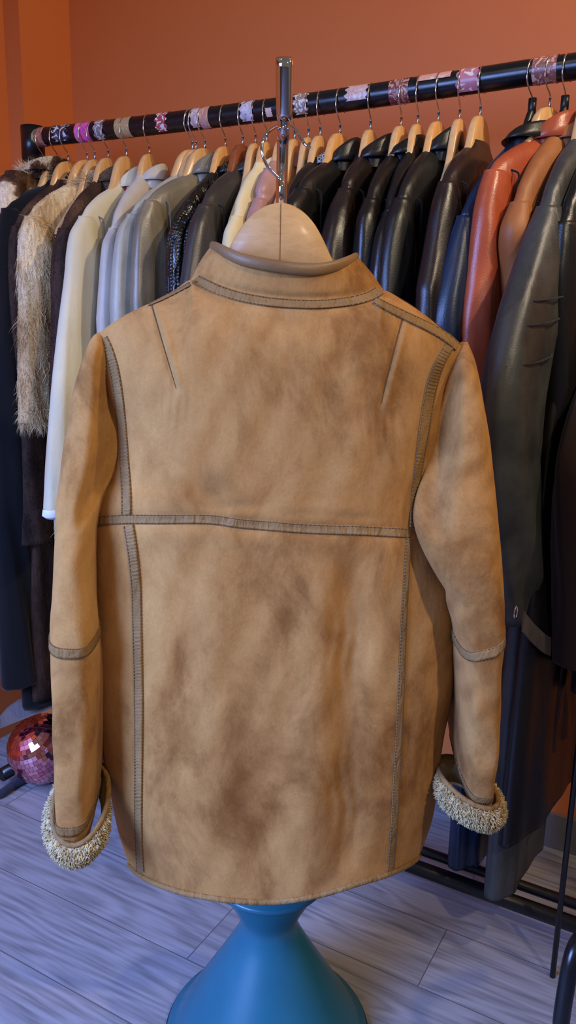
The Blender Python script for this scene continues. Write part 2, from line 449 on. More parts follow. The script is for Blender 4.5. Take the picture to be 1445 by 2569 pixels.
def make_hanger(px, label, kind='pale', yaw=None, rollz=0, sx=.9, sz=1.0):
    B = barpt(px); y = yawof(px) if yaw is None else yaw
    e = empty('coat_hanger', B+Vector((0, 0, NECKZ+random.uniform(-.0008, 0))), y)
    tag(e, label, 'hanger', 'hangers on the clothes rack')
    if kind not in me_cache:
        if kind == 'black':
            mb = MB(); mb.tube(smoothpath([(-.2, 0, -.16), (-.1, 0, -.096), (-.05, 0, -.06), (-.02, 0, -.025), (0, 0, -.004), (.02, 0, -.025), (.05, 0, -.06), (.1, 0, -.096), (.2, 0, -.16)], 6), .007, 12)
            mb.tube([(0, 0, -.005), (0, 0, .014)], .008, 12)
            a = mb.build('hanger_body', PLASTIC)
        else: a = hm.build('hanger_body', {'pale': WOOD, 'gold': WOOD2, 'dark': DWOOD}[kind])
        a.parent = e; h_ = hk.build('hook', WIRE); h_.parent = e; a.scale = (sx, 1, sz)
        me_cache[kind] = (a, h_)
    else:
        for s_ in me_cache[kind]:
            c = s_.copy(); col.objects.link(c); c.parent = e
            c.scale = (sx, 1, sz) if s_.name.startswith('hanger_body') else (1, 1, 1)
    return e
def yawof(px): return BANG-R(max(0, min(15, 15*(px-300)/1050.)))
# ------------------------------------------------------------------ garments
def Lfun(B, yaw):
    X = Vector((math.cos(yaw), math.sin(yaw), 0)); Y_ = Vector((-math.sin(yaw), math.cos(yaw), 0))
    def L(px, py):
        d = ray(px, py); k = Y_.dot(B-CAM)/Y_.dot(d); q = CAM+d*k-B
        return (q.dot(X), q.z)
    return L
YAWS = []
def garment(name, label, cat, hook, outline, sh, mat, hem, cuff, colz=None, colr=(.046, .034), th=.026, hemw=.0, rx=.055, zc=-.130,
            group='garments on the clothes rack', fur=None, fold=.16, colmat=None, hang='pale', hanglabel=None, seamat=None,
            extra=None, furcol=None, colfur=None, sth=None, yaw=None, flare=0, quilt=False):
    B = barpt(hook)
    if yaw is None:
        lo, hi = R(44), R(68); tw = .2
        def hwat(y_): return -Lfun(B, y_)(*outline[sh])[0]
        for _ in range(30):
            m_ = (lo+hi)/2
            if hwat(m_) < tw: lo = m_
            else: hi = m_
        yw = (lo+hi)/2
    else: yw = yaw
    YAWS.append((hook, yw))
    L = Lfun(B, yw)
    pts = [L(*p) for p in outline]
    xs = [-p[0] for p in pts]; zs_ = [p[1] for p in pts]
    zs_[0] = min(zs_[0], zc)
    for i in range(1, len(zs_)):
        if zs_[i] >= zs_[i-1]-.004: zs_[i] = zs_[i-1]-.004
    print(name, 'sh x %.3f z %.3f neck x %.3f z %.3f end x %.3f z %.3f yaw %.0f' % (xs[sh], zs_[sh], xs[0], zs_[0], xs[-1], zs_[-1], math.degrees(yw)))
    zi = [-z for z in zs_]
    zn, zsh, hw = zs_[0], zs_[sh], xs[sh]
    hemz = hem-B.z if hem > 0 else hem
    cuffz = L(*cuff)[1] if isinstance(cuff, tuple) else cuff-B.z
    e = empty(name, B+Vector((0, 0, 0)), yw); tag(e, label, cat, group)
    sth = sth or th
    # torso
    mb = MB(); rings = []; n_ = 56; Z = []
    z = zn+.012
    while z > hemz: Z.append(z); z -= .006 if z > zsh-.08 else .02
    Z.append(hemz); ph = random.random()*6
    for z in Z:
        if z > zsh:
            q = (zn-z)/(zn-zsh); mid = [(-.2, .046), (0, .060), (.12, .080), (.35, .078+(hw-.078)*.36), (.7, .078+(hw-.078)*.74), (.9, hw-.016), (1, hw-.006)]
            a = interp([p[0] for p in mid], [p[1] for p in mid], q)
        else:
            k_ = min(1, (zsh-z)/.14); a = hw-.012-.035*k_**.6+hemw*sst(0, 1, (zsh-z)/(zsh-hemz))
        t = sst(zn, zsh-.12, z) if False else max(0, min(1, (zn-z)/(zn-zsh+.08)))
        b_ = .030*(1-t)+th*t; b_ *= (.55+.45*min(1, (zn+.02-z)/.05))
        f_ = fold*min(1, max(0, (zsh-z)/.3))
        rings.append(sellipse(0, 0, z, a, b_, n_, 2.6 if z < zsh else 2.0+.6*t, f_, 5, ph+z*1.5))
    mb.loft(rings, True, True, True)
    if fur: blades(mb, fur[0], fur[1], fur[2], fur[3] if len(fur) > 3 else .7, clump=.3)
    mb.build('body', mat, e)
    # sleeves
    for side in (-1, 1):
        mb = MB(); rings = []; Z = []; z = zsh+.004
        while z > cuffz: Z.append(z); z -= .006 if z > zsh-.09 else .016
        Z.append(cuffz); ph = random.random()*6
        for z in Z:
            xo = interp(zi[sh:], xs[sh:], -z) if z < zsh else hw
            if side == 1: xo = min(hw+.0, xo) if z < zsh-.05 else xo
            k_ = min(1, max(0.0, (zsh+.006-z)/.10))
            w_ = 2*rx*(.28+.72*math.sqrt(k_)) + flare*sst(zsh, cuffz, z)
            if z > zsh-.03: xo = xo-.003*(z-(zsh-.03))/.034
            a = w_/2; cx_ = xo-a
            b_ = sth*(.45+.55*math.sqrt(k_))*1.08
            rings.append(sellipse(side*cx_, 0, z, a, b_, 32, 2.2, fold*.9*k_, 3, ph+z*9))
        # turned hem at the cuff
        last = rings[-1]; cx_ = sum((v.x for v in last))/len(last)
        inner = [Vector(((v.x-cx_)*.82+cx_, v.y*.82, v.z)) for v in last]; inner2 = [Vector((v.x, v.y, v.z+.04)) for v in inner]
        mb.loft(rings+[inner, inner2], True, True, True)
        if fur and side == -1: blades(mb, int(fur[0]*.75), fur[1], fur[2], fur[3] if len(fur) > 3 else .7, clump=.3)
        s_ = mb.build('sleeve', mat, e)
        if seamat and side == -1:
            mb = MB(); r0 = rings[8]; pth = [Vector((-hw+.050, -sth*.9, zsh+.004))]
            for q in range(7):
                an = q/6; pth.append(Vector((-hw+.052+.012*an, -(sth*1.08+.001)*(1-.1*an), zsh-.004-.14*an)))
            pth = [Vector((-hw+.05, sth*.6, zsh+.006)), Vector((-hw+.047, 0, zsh+.012))]+pth
            mb.tube(smoothpath(pth, 4), .0018, 6); mb.build('armhole_seam', seamat, s_)
    # collar: folded band, higher at the back (visible side)
    if colz is not None:
        Y_ = Vector((-math.sin(yw), math.cos(yw), 0)); B2 = B-Y_*.04; d_ = ray(*colz); zt = (CAM+d_*(Y_.dot(B2-CAM)/Y_.dot(d_))).z-B.z
        hgt = min(.052, max(.034, zt-zn)); colr = (colr[0]*.92, colr[1]*.95)
        mb = MB(); rx_, ry_ = colr; prof = [(.98, -.012), (.94, .35), (.88, .8), (.88, .97), (.93, 1.02), (.99, .99), (1.04, .8), (1.12, .45), (1.2, .06), (1.15, .03), (1.05, .4)]
        rings = []
        for s_, hh in prof:
            ring = []
            for j in range(40):
                t = 2*math.pi*j/40; back = .5-.5*math.sin(t)
                hz = hgt*(.08+.92*back**1.3)*hh if hh > 0 else -.02
                if s_ > 1.1: hz -= .006*(1-back)
                ring.append(Vector((rx_*s_*math.cos(t), ry_*s_*math.sin(t)-.014, zn+hz)))
            rings.append(ring)
        mb.loft(rings, True)
        if colfur: blades(mb, *colfur)
        mb.build('collar', colmat or mat, e)
    if extra: extra(e, L, dict(hw=hw, zsh=zsh, zn=zn, th=th, sth=sth, hemz=hemz, rx=rx, cuffz=cuffz, xs=xs, zi=zi, sh=sh))
    if hang: make_hanger(hook, hanglabel, hang, yw, sx=(hw-.02)/.212, sz=max(.8, min(1.6, (-zsh+.004-.0668)/.150)))
    return e
FB = furmat('brown_and_cream_fur', [(.42, (70, 46, 32)), (.5, (120, 90, 66)), (.54, (226, 206, 172)), (.7, (240, 224, 196))], 9, (1, 1, 1))
FBE = furmat('beige_fox_fur', [(.3, (168, 130, 82)), (.5, (222, 192, 140)), (.7, (246, 228, 188))], 9, (1, 1, .5))
FDK = furmat('dark_brown_fur', [(.3, (44, 28, 20)), (.55, (74, 50, 36)), (.75, (108, 80, 58))], 12)
FDC = furmat('grey_brown_fur', [(.3, (80, 62, 46)), (.55, (112, 90, 68)), (.75, (140, 116, 92))], 20)
BLK = cloth('black_velvet', (12, 12, 15), (7, 7, 9))
CREAM = cloth('cream_cotton', (214, 204, 170), (198, 187, 154), .7)
OFFW = leather('off_white_leather', (196, 186, 170), .5, (178, 168, 152))
SAGE = leather('pale_grey_leather', (178, 174, 154), .4, (150, 146, 128))
TAUPE = leather('taupe_leather', (136, 124, 100), .32, (104, 94, 74), .3)
QUILT = leather('woven_black_leather', (22, 22, 22), .25, (12, 12, 12), 1.0, .6, 4)
CHAR = leather('charcoal_leather', (62, 56, 52), .36, (44, 40, 38), .3)
PERF = cloth('pale_yellow_suede', (226, 208, 158), (206, 186, 134))
PINK = leather('dusty_pink_leather', (186, 142, 132), .42, (160, 116, 106))
SNAKE = None
m, nt, b = newmat('snakeskin'); tc = N(nt, 'ShaderNodeTexCoord'); vo = N(nt, 'ShaderNodeTexVoronoi', feature='DISTANCE_TO_EDGE'); vo.inputs['Scale'].default_value = 190
nt.links.new(tc.outputs['Object'], vo.inputs['Vector']); r_ = ramp(nt, vo.outputs[0], [(.05, s2l((196, 196, 180))), (.2, s2l((58, 64, 56)))]); nt.links.new(r_.outputs[0], b.inputs['Base Color']); b.inputs['Roughness'].default_value = .35
SNAKE = m
BL1 = leather('black_leather', (20, 19, 20), .34, (11, 10, 11), .4, .5)
BL2 = leather('soft_black_leather', (23, 23, 23), .40, (13, 13, 14), .35, .5)
BL3 = leather('brown_black_leather', (38, 27, 25), .34, (20, 15, 15), .35, .5)
NAVY = leather('navy_leather', (24, 42, 66), .36, (15, 28, 46), .4)
ORG = leather('russet_leather', (176, 84, 50), .32, (150, 66, 38), .3)
TAN = leather('tan_leather', (160, 96, 46), .55, (138, 80, 36), .3)
GRY = leather('washed_black_leather', (70, 71, 68), .42, (40, 41, 40), .4, .5)
MAR = cloth('maroon_suede', (44, 22, 20), (32, 15, 14))
SEAM = cloth('dark_seam', (14, 12, 12))
SEAML = cloth('pale_seam', (120, 108, 90))
G = garment
G('fur_coat', 'patchwork brown and cream fur coat, farthest on the rack by the left wall', 'fur coat', 106,
  [(112, 410), (70, 414), (22, 430), (0, 455), (-12, 490), (-28, 580), (-35, 800)], 2, FB, .45, (-35, 900), (112, 388), th=.042, zc=-.095, fur=(12000, .034, .0018, .2), fold=.05, colr=(.085, .05), colfur=(3500, .03, .0016, .1),
  hanglabel='pale wooden hanger nearest the left end of the bar holding the patchwork fur')
G('black_coat', 'plain black long coat between the patchwork fur and the furs in front', 'coat', 142,
  [(132, 432), (100, 440), (60, 462), (25, 492), (5, 525), (-8, 620), (-14, 900), (-16, 1300)], 4, BLK, .27, (-16, 1745), (140, 425), th=.034, hemw=.07,
  hanglabel='pale wooden hanger holding the plain black long coat')
G('fur_coat', 'dark brown fur coat with a long sleeve hanging below the beige fur', 'fur coat', 169,
  [(165, 455), (120, 478), (60, 530), (28, 570), (22, 640), (25, 800), (40, 1000), (42, 1200), (50, 1370)], 3, FDK, .30, (50, 1370), None, th=.028, fur=(9000, .018, .0014, .7), rx=.06, hemw=.06,
  hanglabel='wooden hanger holding the long sleeved dark brown fur coat', hang='gold')
G('fur_coat', 'fluffy beige long-haired fur coat with bluish white edge, sleeve ending in a soft tuft', 'fur coat', 217,
  [(205, 446), (160, 462), (105, 500), (62, 545), (50, 600), (50, 750), (48, 900), (50, 1060)], 3, FBE, .75, (50, 1062), (190, 432), th=.032, fur=(16000, .042, .0016, .75), rx=.062,
  colfur=(2500, .035, .0016, .2), hang='gold', hanglabel='wooden hanger holding the fluffy beige fur coat')
G('fur_coat', 'dark brown fur coat with upright grey-brown collar behind the cream coat', 'fur coat', 270,
  [(275, 462), (240, 490), (180, 535), (150, 575), (140, 640), (138, 800), (132, 1000), (130, 1200)], 3, FDK, .42, (130, 1300), (295, 412), th=.03, fur=(9000, .018, .0014, .7), colmat=FDC, colr=(.054, .036),
  colfur=(2500, .012, .0012, .2), hanglabel='pale wooden hanger directly behind the upright grey-brown fur collar')
LIN = cloth('white_lining', (238, 240, 244), (228, 230, 236), .6)
RED = cloth('red_lining', (150, 50, 44), (130, 40, 36))
def cream_extra(e, L, g):
    # turned back white lining at the cuff and red collar lining
    z = g['cuffz']; xo = interp(g['zi'][g['sh']:], g['xs'][g['sh']:], -z); cx_ = -(xo-g['rx']-.005); mb = MB()
    mb.loft([sellipse(cx_, 0, z+.02, g['rx']+.008, g['sth']*1.1, 32), sellipse(cx_, 0, z+.005, g['rx']+.012, g['sth']*1.15, 32), sellipse(cx_, 0, z-.004, g['rx'], g['sth'], 32), sellipse(cx_, 0, z+.01, g['rx']*.8, g['sth']*.8, 32)], True)
    o = mb.build('cuff_lining', LIN, e); o['label'] = 'white cuff lining'
    mb = MB(); mb.loft([sellipse(0, -.002, g['zn']+z_, a, b_, 32) for z_, a, b_ in ((-.01, .052, .03), (.008, .048, .029), (.010, .044, .026), (-.01, .044, .026))], True)
    o = mb.build('collar_lining', RED, e); o['label'] = 'red collar lining'
G('cotton_coat', 'cream cotton coat with long pale sleeve and red lined collar', 'coat', 316,
  [(330, 478), (285, 492), (235, 515), (200, 545), (180, 590), (168, 700), (152, 820), (136, 960), (126, 1080), (121, 1200), (118, 1290)], 3, CREAM, .62, (120, 1300), (352, 418), th=.026,
  extra=cream_extra, seamat=SEAML, rx=.062, hanglabel='pale wooden hanger behind the raised collar of the cream coat')
G('leather_coat', 'off-white leather coat with narrow stitched sleeve just right of the cream coat', 'coat', 374,
  [(415, 470), (370, 500), (320, 535), (275, 575), (262, 610), (256, 700), (250, 800)], 3, OFFW, .55, (245, 1000), (432, 420), th=.022, seamat=SEAML,
  hanglabel='large pale wooden hanger standing alone before the white collar')
G('leather_jacket', 'pale sage grey leather jacket between off-white coat and taupe jacket', 'jacket', 483,
  [(480, 440), (430, 470), (370, 500), (318, 540), (298, 575), (285, 660), (278, 760)], 3, SAGE, .62, (270, 1000), None, th=.024, seamat=SEAML,
  hanglabel='pale wooden hanger, leftmost of the tight bunch of three')
G('leather_jacket', 'glossy taupe leather jacket with folded collar and raised seams', 'jacket', 514,
  [(510, 420), (460, 445), (400, 470), (362, 505), (345, 550), (335, 640), (330, 740)], 3, TAUPE, .6, (325, 1000), (525, 378), th=.024, seamat=SEAML, colr=(.052, .036),
  hanglabel='pale wooden hanger, rightmost of the bunch of three, behind the taupe collar')
def quilt_extra(e, L, g):
    pass
def weave(e, L, g):
    mb = MB()
    # diagonal plaited knobs over shoulder and sleeve
    for i in range(60):
        t = i/59; 
        if t < .45:
            s_ = t/.45; z = g['zn']+(g['zsh']-g['zn'])*s_; x = interp(g['zi'][:g['sh']+1], g['xs'][:g['sh']+1], -z)
        else:
            z = g['zsh']-(t-.45)*.42; x = interp(g['zi'][g['sh']:], g['xs'][g['sh']:], -z)
        for j, y in enumerate((-.026, -.013, 0, .013)):
            dx = .004+abs(y)*.5; zc = z-.004*(j % 2)
            c = Vector((-x+dx, y, zc)); 
            rings = []
            for q in range(5):
                u = -1+2*q/4; rr = .0065*math.sqrt(max(.02, 1-u*u))
                rings.append([c+Vector((rr*math.cos(k*1.047), rr*math.sin(k*1.047), u*.008)) for k in range(6)])
            mb.loft(rings, True, True, True)
    mb.build('plaited_trim', QUILT, e)
G('leather_jacket', 'black plaited leather jacket with knobbly woven shoulder', 'jacket', 566,
  [(585, 425), (545, 455), (490, 500), (450, 545), (433, 590), (428, 680)], 3, QUILT, .65, (420, 900), (590, 400), th=.026, extra=weave,
  hang='gold', hanglabel='golden wooden hanger just left of the red-brown hanger')
G('leather_jacket', 'charcoal leather jacket with smooth shoulder on red-brown hanger', 'jacket', 610,
  [(625, 440), (585, 455), (540, 475), (503, 515), (487, 560), (472, 650), (462, 720)], 3, CHAR, .62, (455, 900), (640, 402), th=.026, seamat=SEAM, hang='dark',
  hanglabel='red-brown stained wooden hanger, the only dark wood one')
G('suede_jacket', 'pale yellow suede jacket with tiny punched holes behind the chrome pole', 'jacket', 671,
  [(700, 425), (665, 455), (620, 500), (585, 545), (572, 580), (565, 640)], 3, PERF, .66, (560, 900), (705, 402), th=.024,
  hanglabel='pale wooden hanger partly hidden left of the chrome pole')
G('leather_jacket', 'dusty pink leather jacket behind the chrome pole and loose hook', 'jacket', 708,
  [(735, 430), (700, 445), (665, 470), (642, 500), (630, 545), (622, 620)], 3, PINK, .66, (615, 900), (748, 402), th=.024,
  hanglabel='pale wooden hanger directly behind the chrome pole')
G('leather_jacket', 'black jacket with grey snakeskin print collar', 'jacket', 806,
  [(822, 405), (790, 430), (750, 465), (720, 500), (712, 560), (705, 640)], 3, BL2, .64, (700, 900), (828, 362), th=.024, colmat=SNAKE,
  hanglabel='pale wooden hanger left of the snakeskin collar')
G('leather_jacket', 'black leather jacket with green sheen, widest shoulder right of the chrome pole', 'jacket', 856,
  [(880, 395), (840, 412), (790, 440), (745, 475), (722, 510), (715, 600)], 3, BL2, .62, (710, 900), (893, 346), th=.026, seamat=SEAM, colr=(.052, .036),
  hang='gold', hanglabel='golden wooden hanger between the snakeskin and first black collars')
G('leather_jacket', 'brown-black leather jacket whose collar stands right of a bare large hanger', 'jacket', 933,
  [(975, 385), (935, 412), (890, 440), (858, 475), (840, 525), (825, 600), (818, 680)], 3, BL3, .62, (812, 950), (1000, 336), th=.026, seamat=SEAM, colr=(.06, .045),
  hanglabel='large pale wooden hanger right of the pale pink sticker')
G('leather_jacket', 'black leather jacket with piped shoulder seam and short pointed collar', 'jacket', 1011,
  [(1035, 385), (995, 415), (955, 455), (922, 500), (910, 545), (903, 640)], 3, BL1, .62, (900, 950), (1056, 345), th=.024, seamat=SEAM, colr=(.065, .042),
  hanglabel='pale wooden hanger behind the pink and brown sticker')
G('leather_jacket', 'slim black leather jacket squeezed in with only a narrow shoulder showing', 'jacket', 1053,
  [(1075, 410), (1040, 440), (1000, 490), (968, 535), (955, 590), (945, 680)], 3, BL1, .62, (940, 950), None, th=.022, seamat=SEAM,
  hanglabel='large pale wooden hanger with white highlight, left of the pale bar-top sticker')
G('leather_jacket', 'black leather jacket with tall collar hiding two hangers', 'jacket', 1105,
  [(1135, 365), (1090, 392), (1040, 430), (998, 500), (984, 550), (970, 650), (963, 740)], 3, BL2, .62, (958, 950), (1160, 325), th=.026, seamat=SEAM, colr=(.056, .038),
  hang='gold', hanglabel='golden wooden hanger beneath the pale bar-top sticker')
G('leather_jacket', 'glossy dark brown leather jacket low on the largest pale hanger', 'jacket', 1211,
  [(1225, 358), (1190, 375), (1150, 405), (1112, 458), (1100, 520), (1085, 620), (1065, 720)], 3, BL3, .62, (1040, 950), None, th=.028, seamat=SEAM,
  hanglabel='largest and clearest pale wooden hanger, under the right end of the pink sticker')
G('leather_coat', 'long navy blue leather coat with collar blackened for shade, reaching down to the lower rail', 'coat', 1342,
  [(1290, 350), (1250, 395), (1200, 465), (1152, 545), (1135, 610), (1112, 700), (1095, 790), (1090, 900)], 3, NAVY, .135, (1090, 1500), (1300, 284), th=.03, seamat=SEAM, hemw=-.09, hang='black', colmat=BL2, colr=(.085, .042),  # black leather on the collar puts its shade into the colour
  hanglabel='black plastic hanger left of the russet jacket')
G('leather_jacket', 'shiny russet orange leather jacket with long bright sleeve', 'jacket', 1387,
  [(1370, 330), (1310, 345), (1258, 380), (1222, 430), (1200, 520), (1180, 680), (1165, 800), (1160, 950), (1160, 1100)], 3, ORG, .6, (1170, 1250), (1385, 262), th=.03, seamat=SEAM, rx=.06, colr=(.058, .042),
  hanglabel='pale wooden hanger showing behind the russet collar')
G('leather_jacket', 'matt tan leather jacket between the russet and washed black ones', 'jacket', 1425,
  [(1430, 370), (1380, 405), (1325, 455), (1292, 510), (1275, 580), (1280, 680), (1285, 800)], 3, TAN, .6, (1300, 950), (1425, 285), th=.03, seamat=SEAM, hang='black',
  hanglabel='black plastic hanger beside the tan jacket at the right edge')
STRAPM = leather('strap_leather', (92, 86, 84), .4, (66, 62, 62), .3)
def grey_extra(e, L, g):
    s_ = g['sth']
    for (q0, q1, yy) in (((1340, 745), (1440, 760), 0), ((1290, 800), (1400, 812), 0), ((1255, 888), (1400, 905), 0)):
        a, b_ = L(*q0), L(*q1); mb = MB()
        zc = (a[1]+b_[1])/2; xo = interp(g['zi'][g['sh']:], g['xs'][g['sh']:], -zc); rr = g['rx']; cx_ = -(xo-rr)
        mb.tube([Vector((cx_+rr*math.cos(R(q)), -s_*1.14*abs(math.sin(R(q)))**.88-.001, zc+.012*math.cos(R(q)))) for q in range(185, 356, 10)], .0016, 6)
        mb.build('sleeve_seam', SEAM, e)
    pts = [L(1225, 1540), L(1255, 1572), L(1295, 1602), L(1330, 1604)]
    mb = MB(); rings = []
    for i in range(13):
        t = i/12; x = interp([0, .33, .66, 1], [p[0] for p in pts], t); z = interp([0, .33, .66, 1], [p[1] for p in pts], t)
        y = -s_*1.45-.004; h_ = .02
        rings.append([Vector((x, y, z+h_)), Vector((x, y-.003, z+h_)), Vector((x+.004, y-.003, z-h_)), Vector((x+.004, y, z-h_))])
    mb.loft(rings, True, True, True); o = mb.build('cuff_strap', STRAPM, e, False)
    mb = MB(); c = L(1224, 1520); mb.tube([Vector((c[0]+.008*math.cos(R(a)), -s_*1.3, c[1]+.012*math.sin(R(a)))) for a in range(0, 360, 30)], .0015, 8, closed=True); mb.build('buckle', CHROME, o)
G('leather_coat', 'long washed black leather coat with strapped cuff at the right edge', 'coat', 1485,
  [(1480, 370), (1440, 400), (1400, 445), (1362, 520), (1320, 650), (1275, 780), (1248, 900), (1232, 1050), (1232, 1250), (1250, 1450), (1268, 1560)], 3, GRY, .15, (1268, 1570), (1490, 330), th=.034, rx=.10, fold=.13, seamat=SEAM,
  extra=grey_extra, sth=.04, hanglabel='pale wooden hanger at the right edge holding the washed black coat', flare=.01)
G('suede_coat', 'dark maroon suede coat cut off by the right edge of view', 'coat', 1665,
  [(1690, 560), (1645, 640), (1590, 760), (1535, 860), (1492, 960), (1450, 1080), (1424, 1190), (1420, 1350), (1425, 1500), (1425, 1700)], 3, MAR, .62, (1370, 1720), None, th=.036, rx=.08, sth=.045, yaw=BANG-R(12),
  hanglabel='wooden hanger out by the right end holding the maroon suede coat', hang='gold')
G('leather_coat', 'plain black long coat mostly hidden at the right edge below the washed black one', 'coat', 1545,
  [(1545, 380), (1500, 430), (1455, 490), (1405, 560), (1390, 700), (1385, 900), (1380, 1300), (1375, 1800)], 3, BL1, .32, (1375, 1850), None, th=.03, hemw=.05,
  hanglabel='wooden hanger outside the right edge holding a plain black long coat')
YAWS.sort()
for px_, lb_ in ((236, 'bare-looking pale wooden hanger wedged between the beige fur and brown fur hangers'),
    (492, 'pale wooden hanger in the middle of the tight bunch of three'),
    (642, 'pale wooden hanger just right of the red-brown one'),
    (741, 'pale wooden hanger just right of the chrome pole'),
    (776, 'pale wooden hanger crossed by the loose end of the big chrome hook'),
    (1159, 'pale wooden hanger beneath the pink sticker beside the largest hanger')):
    make_hanger(px_, lb_, 'pale', lin([q[0] for q in YAWS], [q[1] for q in YAWS], px_)+R(3), sx=.72, sz=1.2)
# ------------------------------------------------------------------ the tan shearling jacket (hero)
XLp = [(838, 250), (900, 254), (980, 266), (1058, 288), (1125, 287), (1208, 266), (1244, 240), (1320, 226), (1500, 226), (1750, 236), (1900, 258), (1990, 276), (2100, 300), (2190, 330)]
XRp = [(850, 1172), (900, 1160), (960, 1126), (1030, 1108), (1100, 1100), (1180, 1082), (1240, 1064), (1300, 1062), (1350, 1085), (1400, 1108), (1470, 1132), (1550, 1143), (1650, 1144), (1750, 1135), (1850, 1114), (1950, 1100), (2030, 1090), (2085, 1076), (2165, 1045)]
TOP = [(245, 838), (280, 812), (320, 787), (380, 758), (440, 726), (478, 702), (500, 716), (540, 735), (600, 752), (660, 762), (720, 766), (790, 767), (850, 764), (900, 757), (940, 745), (962, 728), (1010, 752), (1060, 785), (1110, 825), (1150, 858), (1175, 890)]
BOT = [(300, 2155), (328, 2174), (345, 2192), (400, 2220), (480, 2244), (600, 2261), (700, 2262), (800, 2246), (900, 2216), (980, 2191), (1030, 2166), (1055, 2145)]
def cur(pts, i=0):
    xs = [p[0] for p in pts]; ys = [p[1] for p in pts]
    return lambda x: interp(xs, ys, x)
xl_, xr_, yt_, yb_ = cur(XLp), cur(XRp), cur(TOP), cur(BOT)
YL, YR = 1.045, 1.085
def yside(px): return YL+(YR-YL)*max(0, min(1, (px-245)/(1170-245)))
def neckf(px): return math.sqrt(max(0, 1-((px-719)/243.)**2))
def bdepth(px, py):
    xl, xr = xl_(py), xr_(py); u = max(0, min(1, (px-xl)/(xr-xl))); e = abs(2*u-1)
    t, b_ = yt_(px), yb_(px); v = max(0, min(1, (py-t)/(b_-t)))
    bul = max(0, 1-e**2.8)**.55
    B0 = .055*neckf(px)
    Bm = .075+.03*sst(.3, 1, v)
    k_ = math.sqrt(max(0, 1-(1-min(1, v/.16))**2))
    d = (B0+(Bm-B0)*k_)*bul
    # folds and creases
    w = 0
    wy = sst(1330, 1480, py)*sst(2262, 2050, py)
    w += .010*gs((px-872)/48)*wy
    w += -.006*gs((px-800)/60)*wy
    w += .0010*math.sin(px/5.2+math.sin(py/37)*1.6)*gs((px-862)/42)*wy*(.55+.45*math.sin(py/61))
    w += .005*gs((px-640)/70)*sst(1500, 1900, py)
    w += .004*gs((px-470)/50)*sst(1350, 1700, py)*sst(2260, 1950, py)
    w += .004*gs((px-720)/130)*gs((py-805)/28)                 # hollow beneath collar
    for (cx_, cy_, sx, sy, a) in ((520, 1235, 40, 42, .006), (600, 1270, 80, 16, .003), (900, 1300, 60, 16, .003), (760, 1290, 90, 14, .002)):
        w += a*gs((px-cx_)/sx)*gs((py-cy_)/sy)
    for (line, amp) in ((LD, .0035), (RD, .0035)):
        for j in range(len(line)-1):
            pass
        dx = px-lin([p[1] for p in line], [p[0] for p in line], py)
        w += amp*gs(dx/7)*sst(line[0][1]-10, line[0][1]+30, py)*sst(line[-1][1]+40, line[-1][1]-30, py)
        w -= .003*gs((dx-14)/12)*sst(line[0][1]-10, line[0][1]+30, py)*sst(line[-1][1]+40, line[-1][1]-30, py)
    w += .0005*math.sin(px/3.4+py/40)*gs((px-440)/40)*gs((py-1010)/60)
    w += .0005*math.sin(px/3.4-py/40)*gs((px-950)/40)*gs((py-1060)/60)
    # pull-in along the waist seam
    ys = lin([p[0] for p in WS], [p[1] for p in WS], px)
    w += .0035*gs((py-ys)/16)-.0015*gs((py-ys-40)/25)-.0015*gs((py-ys+40)/25)
    w += .0015*math.sin(px/19+py/55)*math.sin(py/83+px/140)
    return yside(px)-d+w*min(1, bul*1.2)
LD = [(380, 762), (405, 850), (430, 935), (442, 975)]
RD = [(1010, 797), (988, 880), (968, 960), (956, 1012)]
WS = [(226, 1306), (400, 1303), (520, 1303), (600, 1313), (760, 1325), (900, 1330), (1050, 1339)]
def S(px, py, o=0): return P(px, py, bdepth(px, py)-o)
JB = P(700, 2262, 1.05); JB.z = 0
JB = Vector((JB.x, 1.06, P(700, 2262, 1.06).z))
jk = empty('shearling_jacket', JB)
tag(jk, 'tan suede shearling jacket seen from behind with stitched seams, hanging in the foreground', 'jacket')
NU, NV_ = 240, 280
g = []; st = []
BLOBS = [(600, 1960, 42, 110, .75), (640, 1870, 60, 80, .35), (745, 1925, 55, 55, .55), (520, 1250, 55, 40, .65), (560, 1225, 130, 30, .3), (880, 1560, 30, 200, .4), (890, 1950, 40, 120, .55), (450, 1830, 80, 60, .3), (560, 1700, 70, 140, .18), (380, 2120, 40, 60, .35),  # stains, plus colour darkened along the crease, below collar and waist seam
         (720, 820, 90, 22, .35), (700, 910, 120, 60, .18), (880, 1360, 60, 22, .5), (600, 1350, 160, 18, .35), (1150, 1180, 30, 30, .2), (430, 960, 40, 60, .25), (960, 1050, 25, 50, .2), (620, 1780, 50, 60, .3), (820, 2080, 60, 100, .35), (1040, 1900, 20, 60, .3), (580, 2060, 60, 70, .5), (1060, 2080, 30, 40, .25), (820, 1450, 60, 120, .2)]
def stain_crease(px, py):
    s_ = 0
    wx = px+18*math.sin(py/31)+9*math.sin(py/11+px/17); wy = py+22*math.sin(px/27)+9*math.sin(px/9)
    for (cx_, cy_, sx, sy, a) in BLOBS: s_ += a*gs((wx-cx_)/sx)*gs((wy-cy_)/sy)
    return min(.9, s_)
backV = []
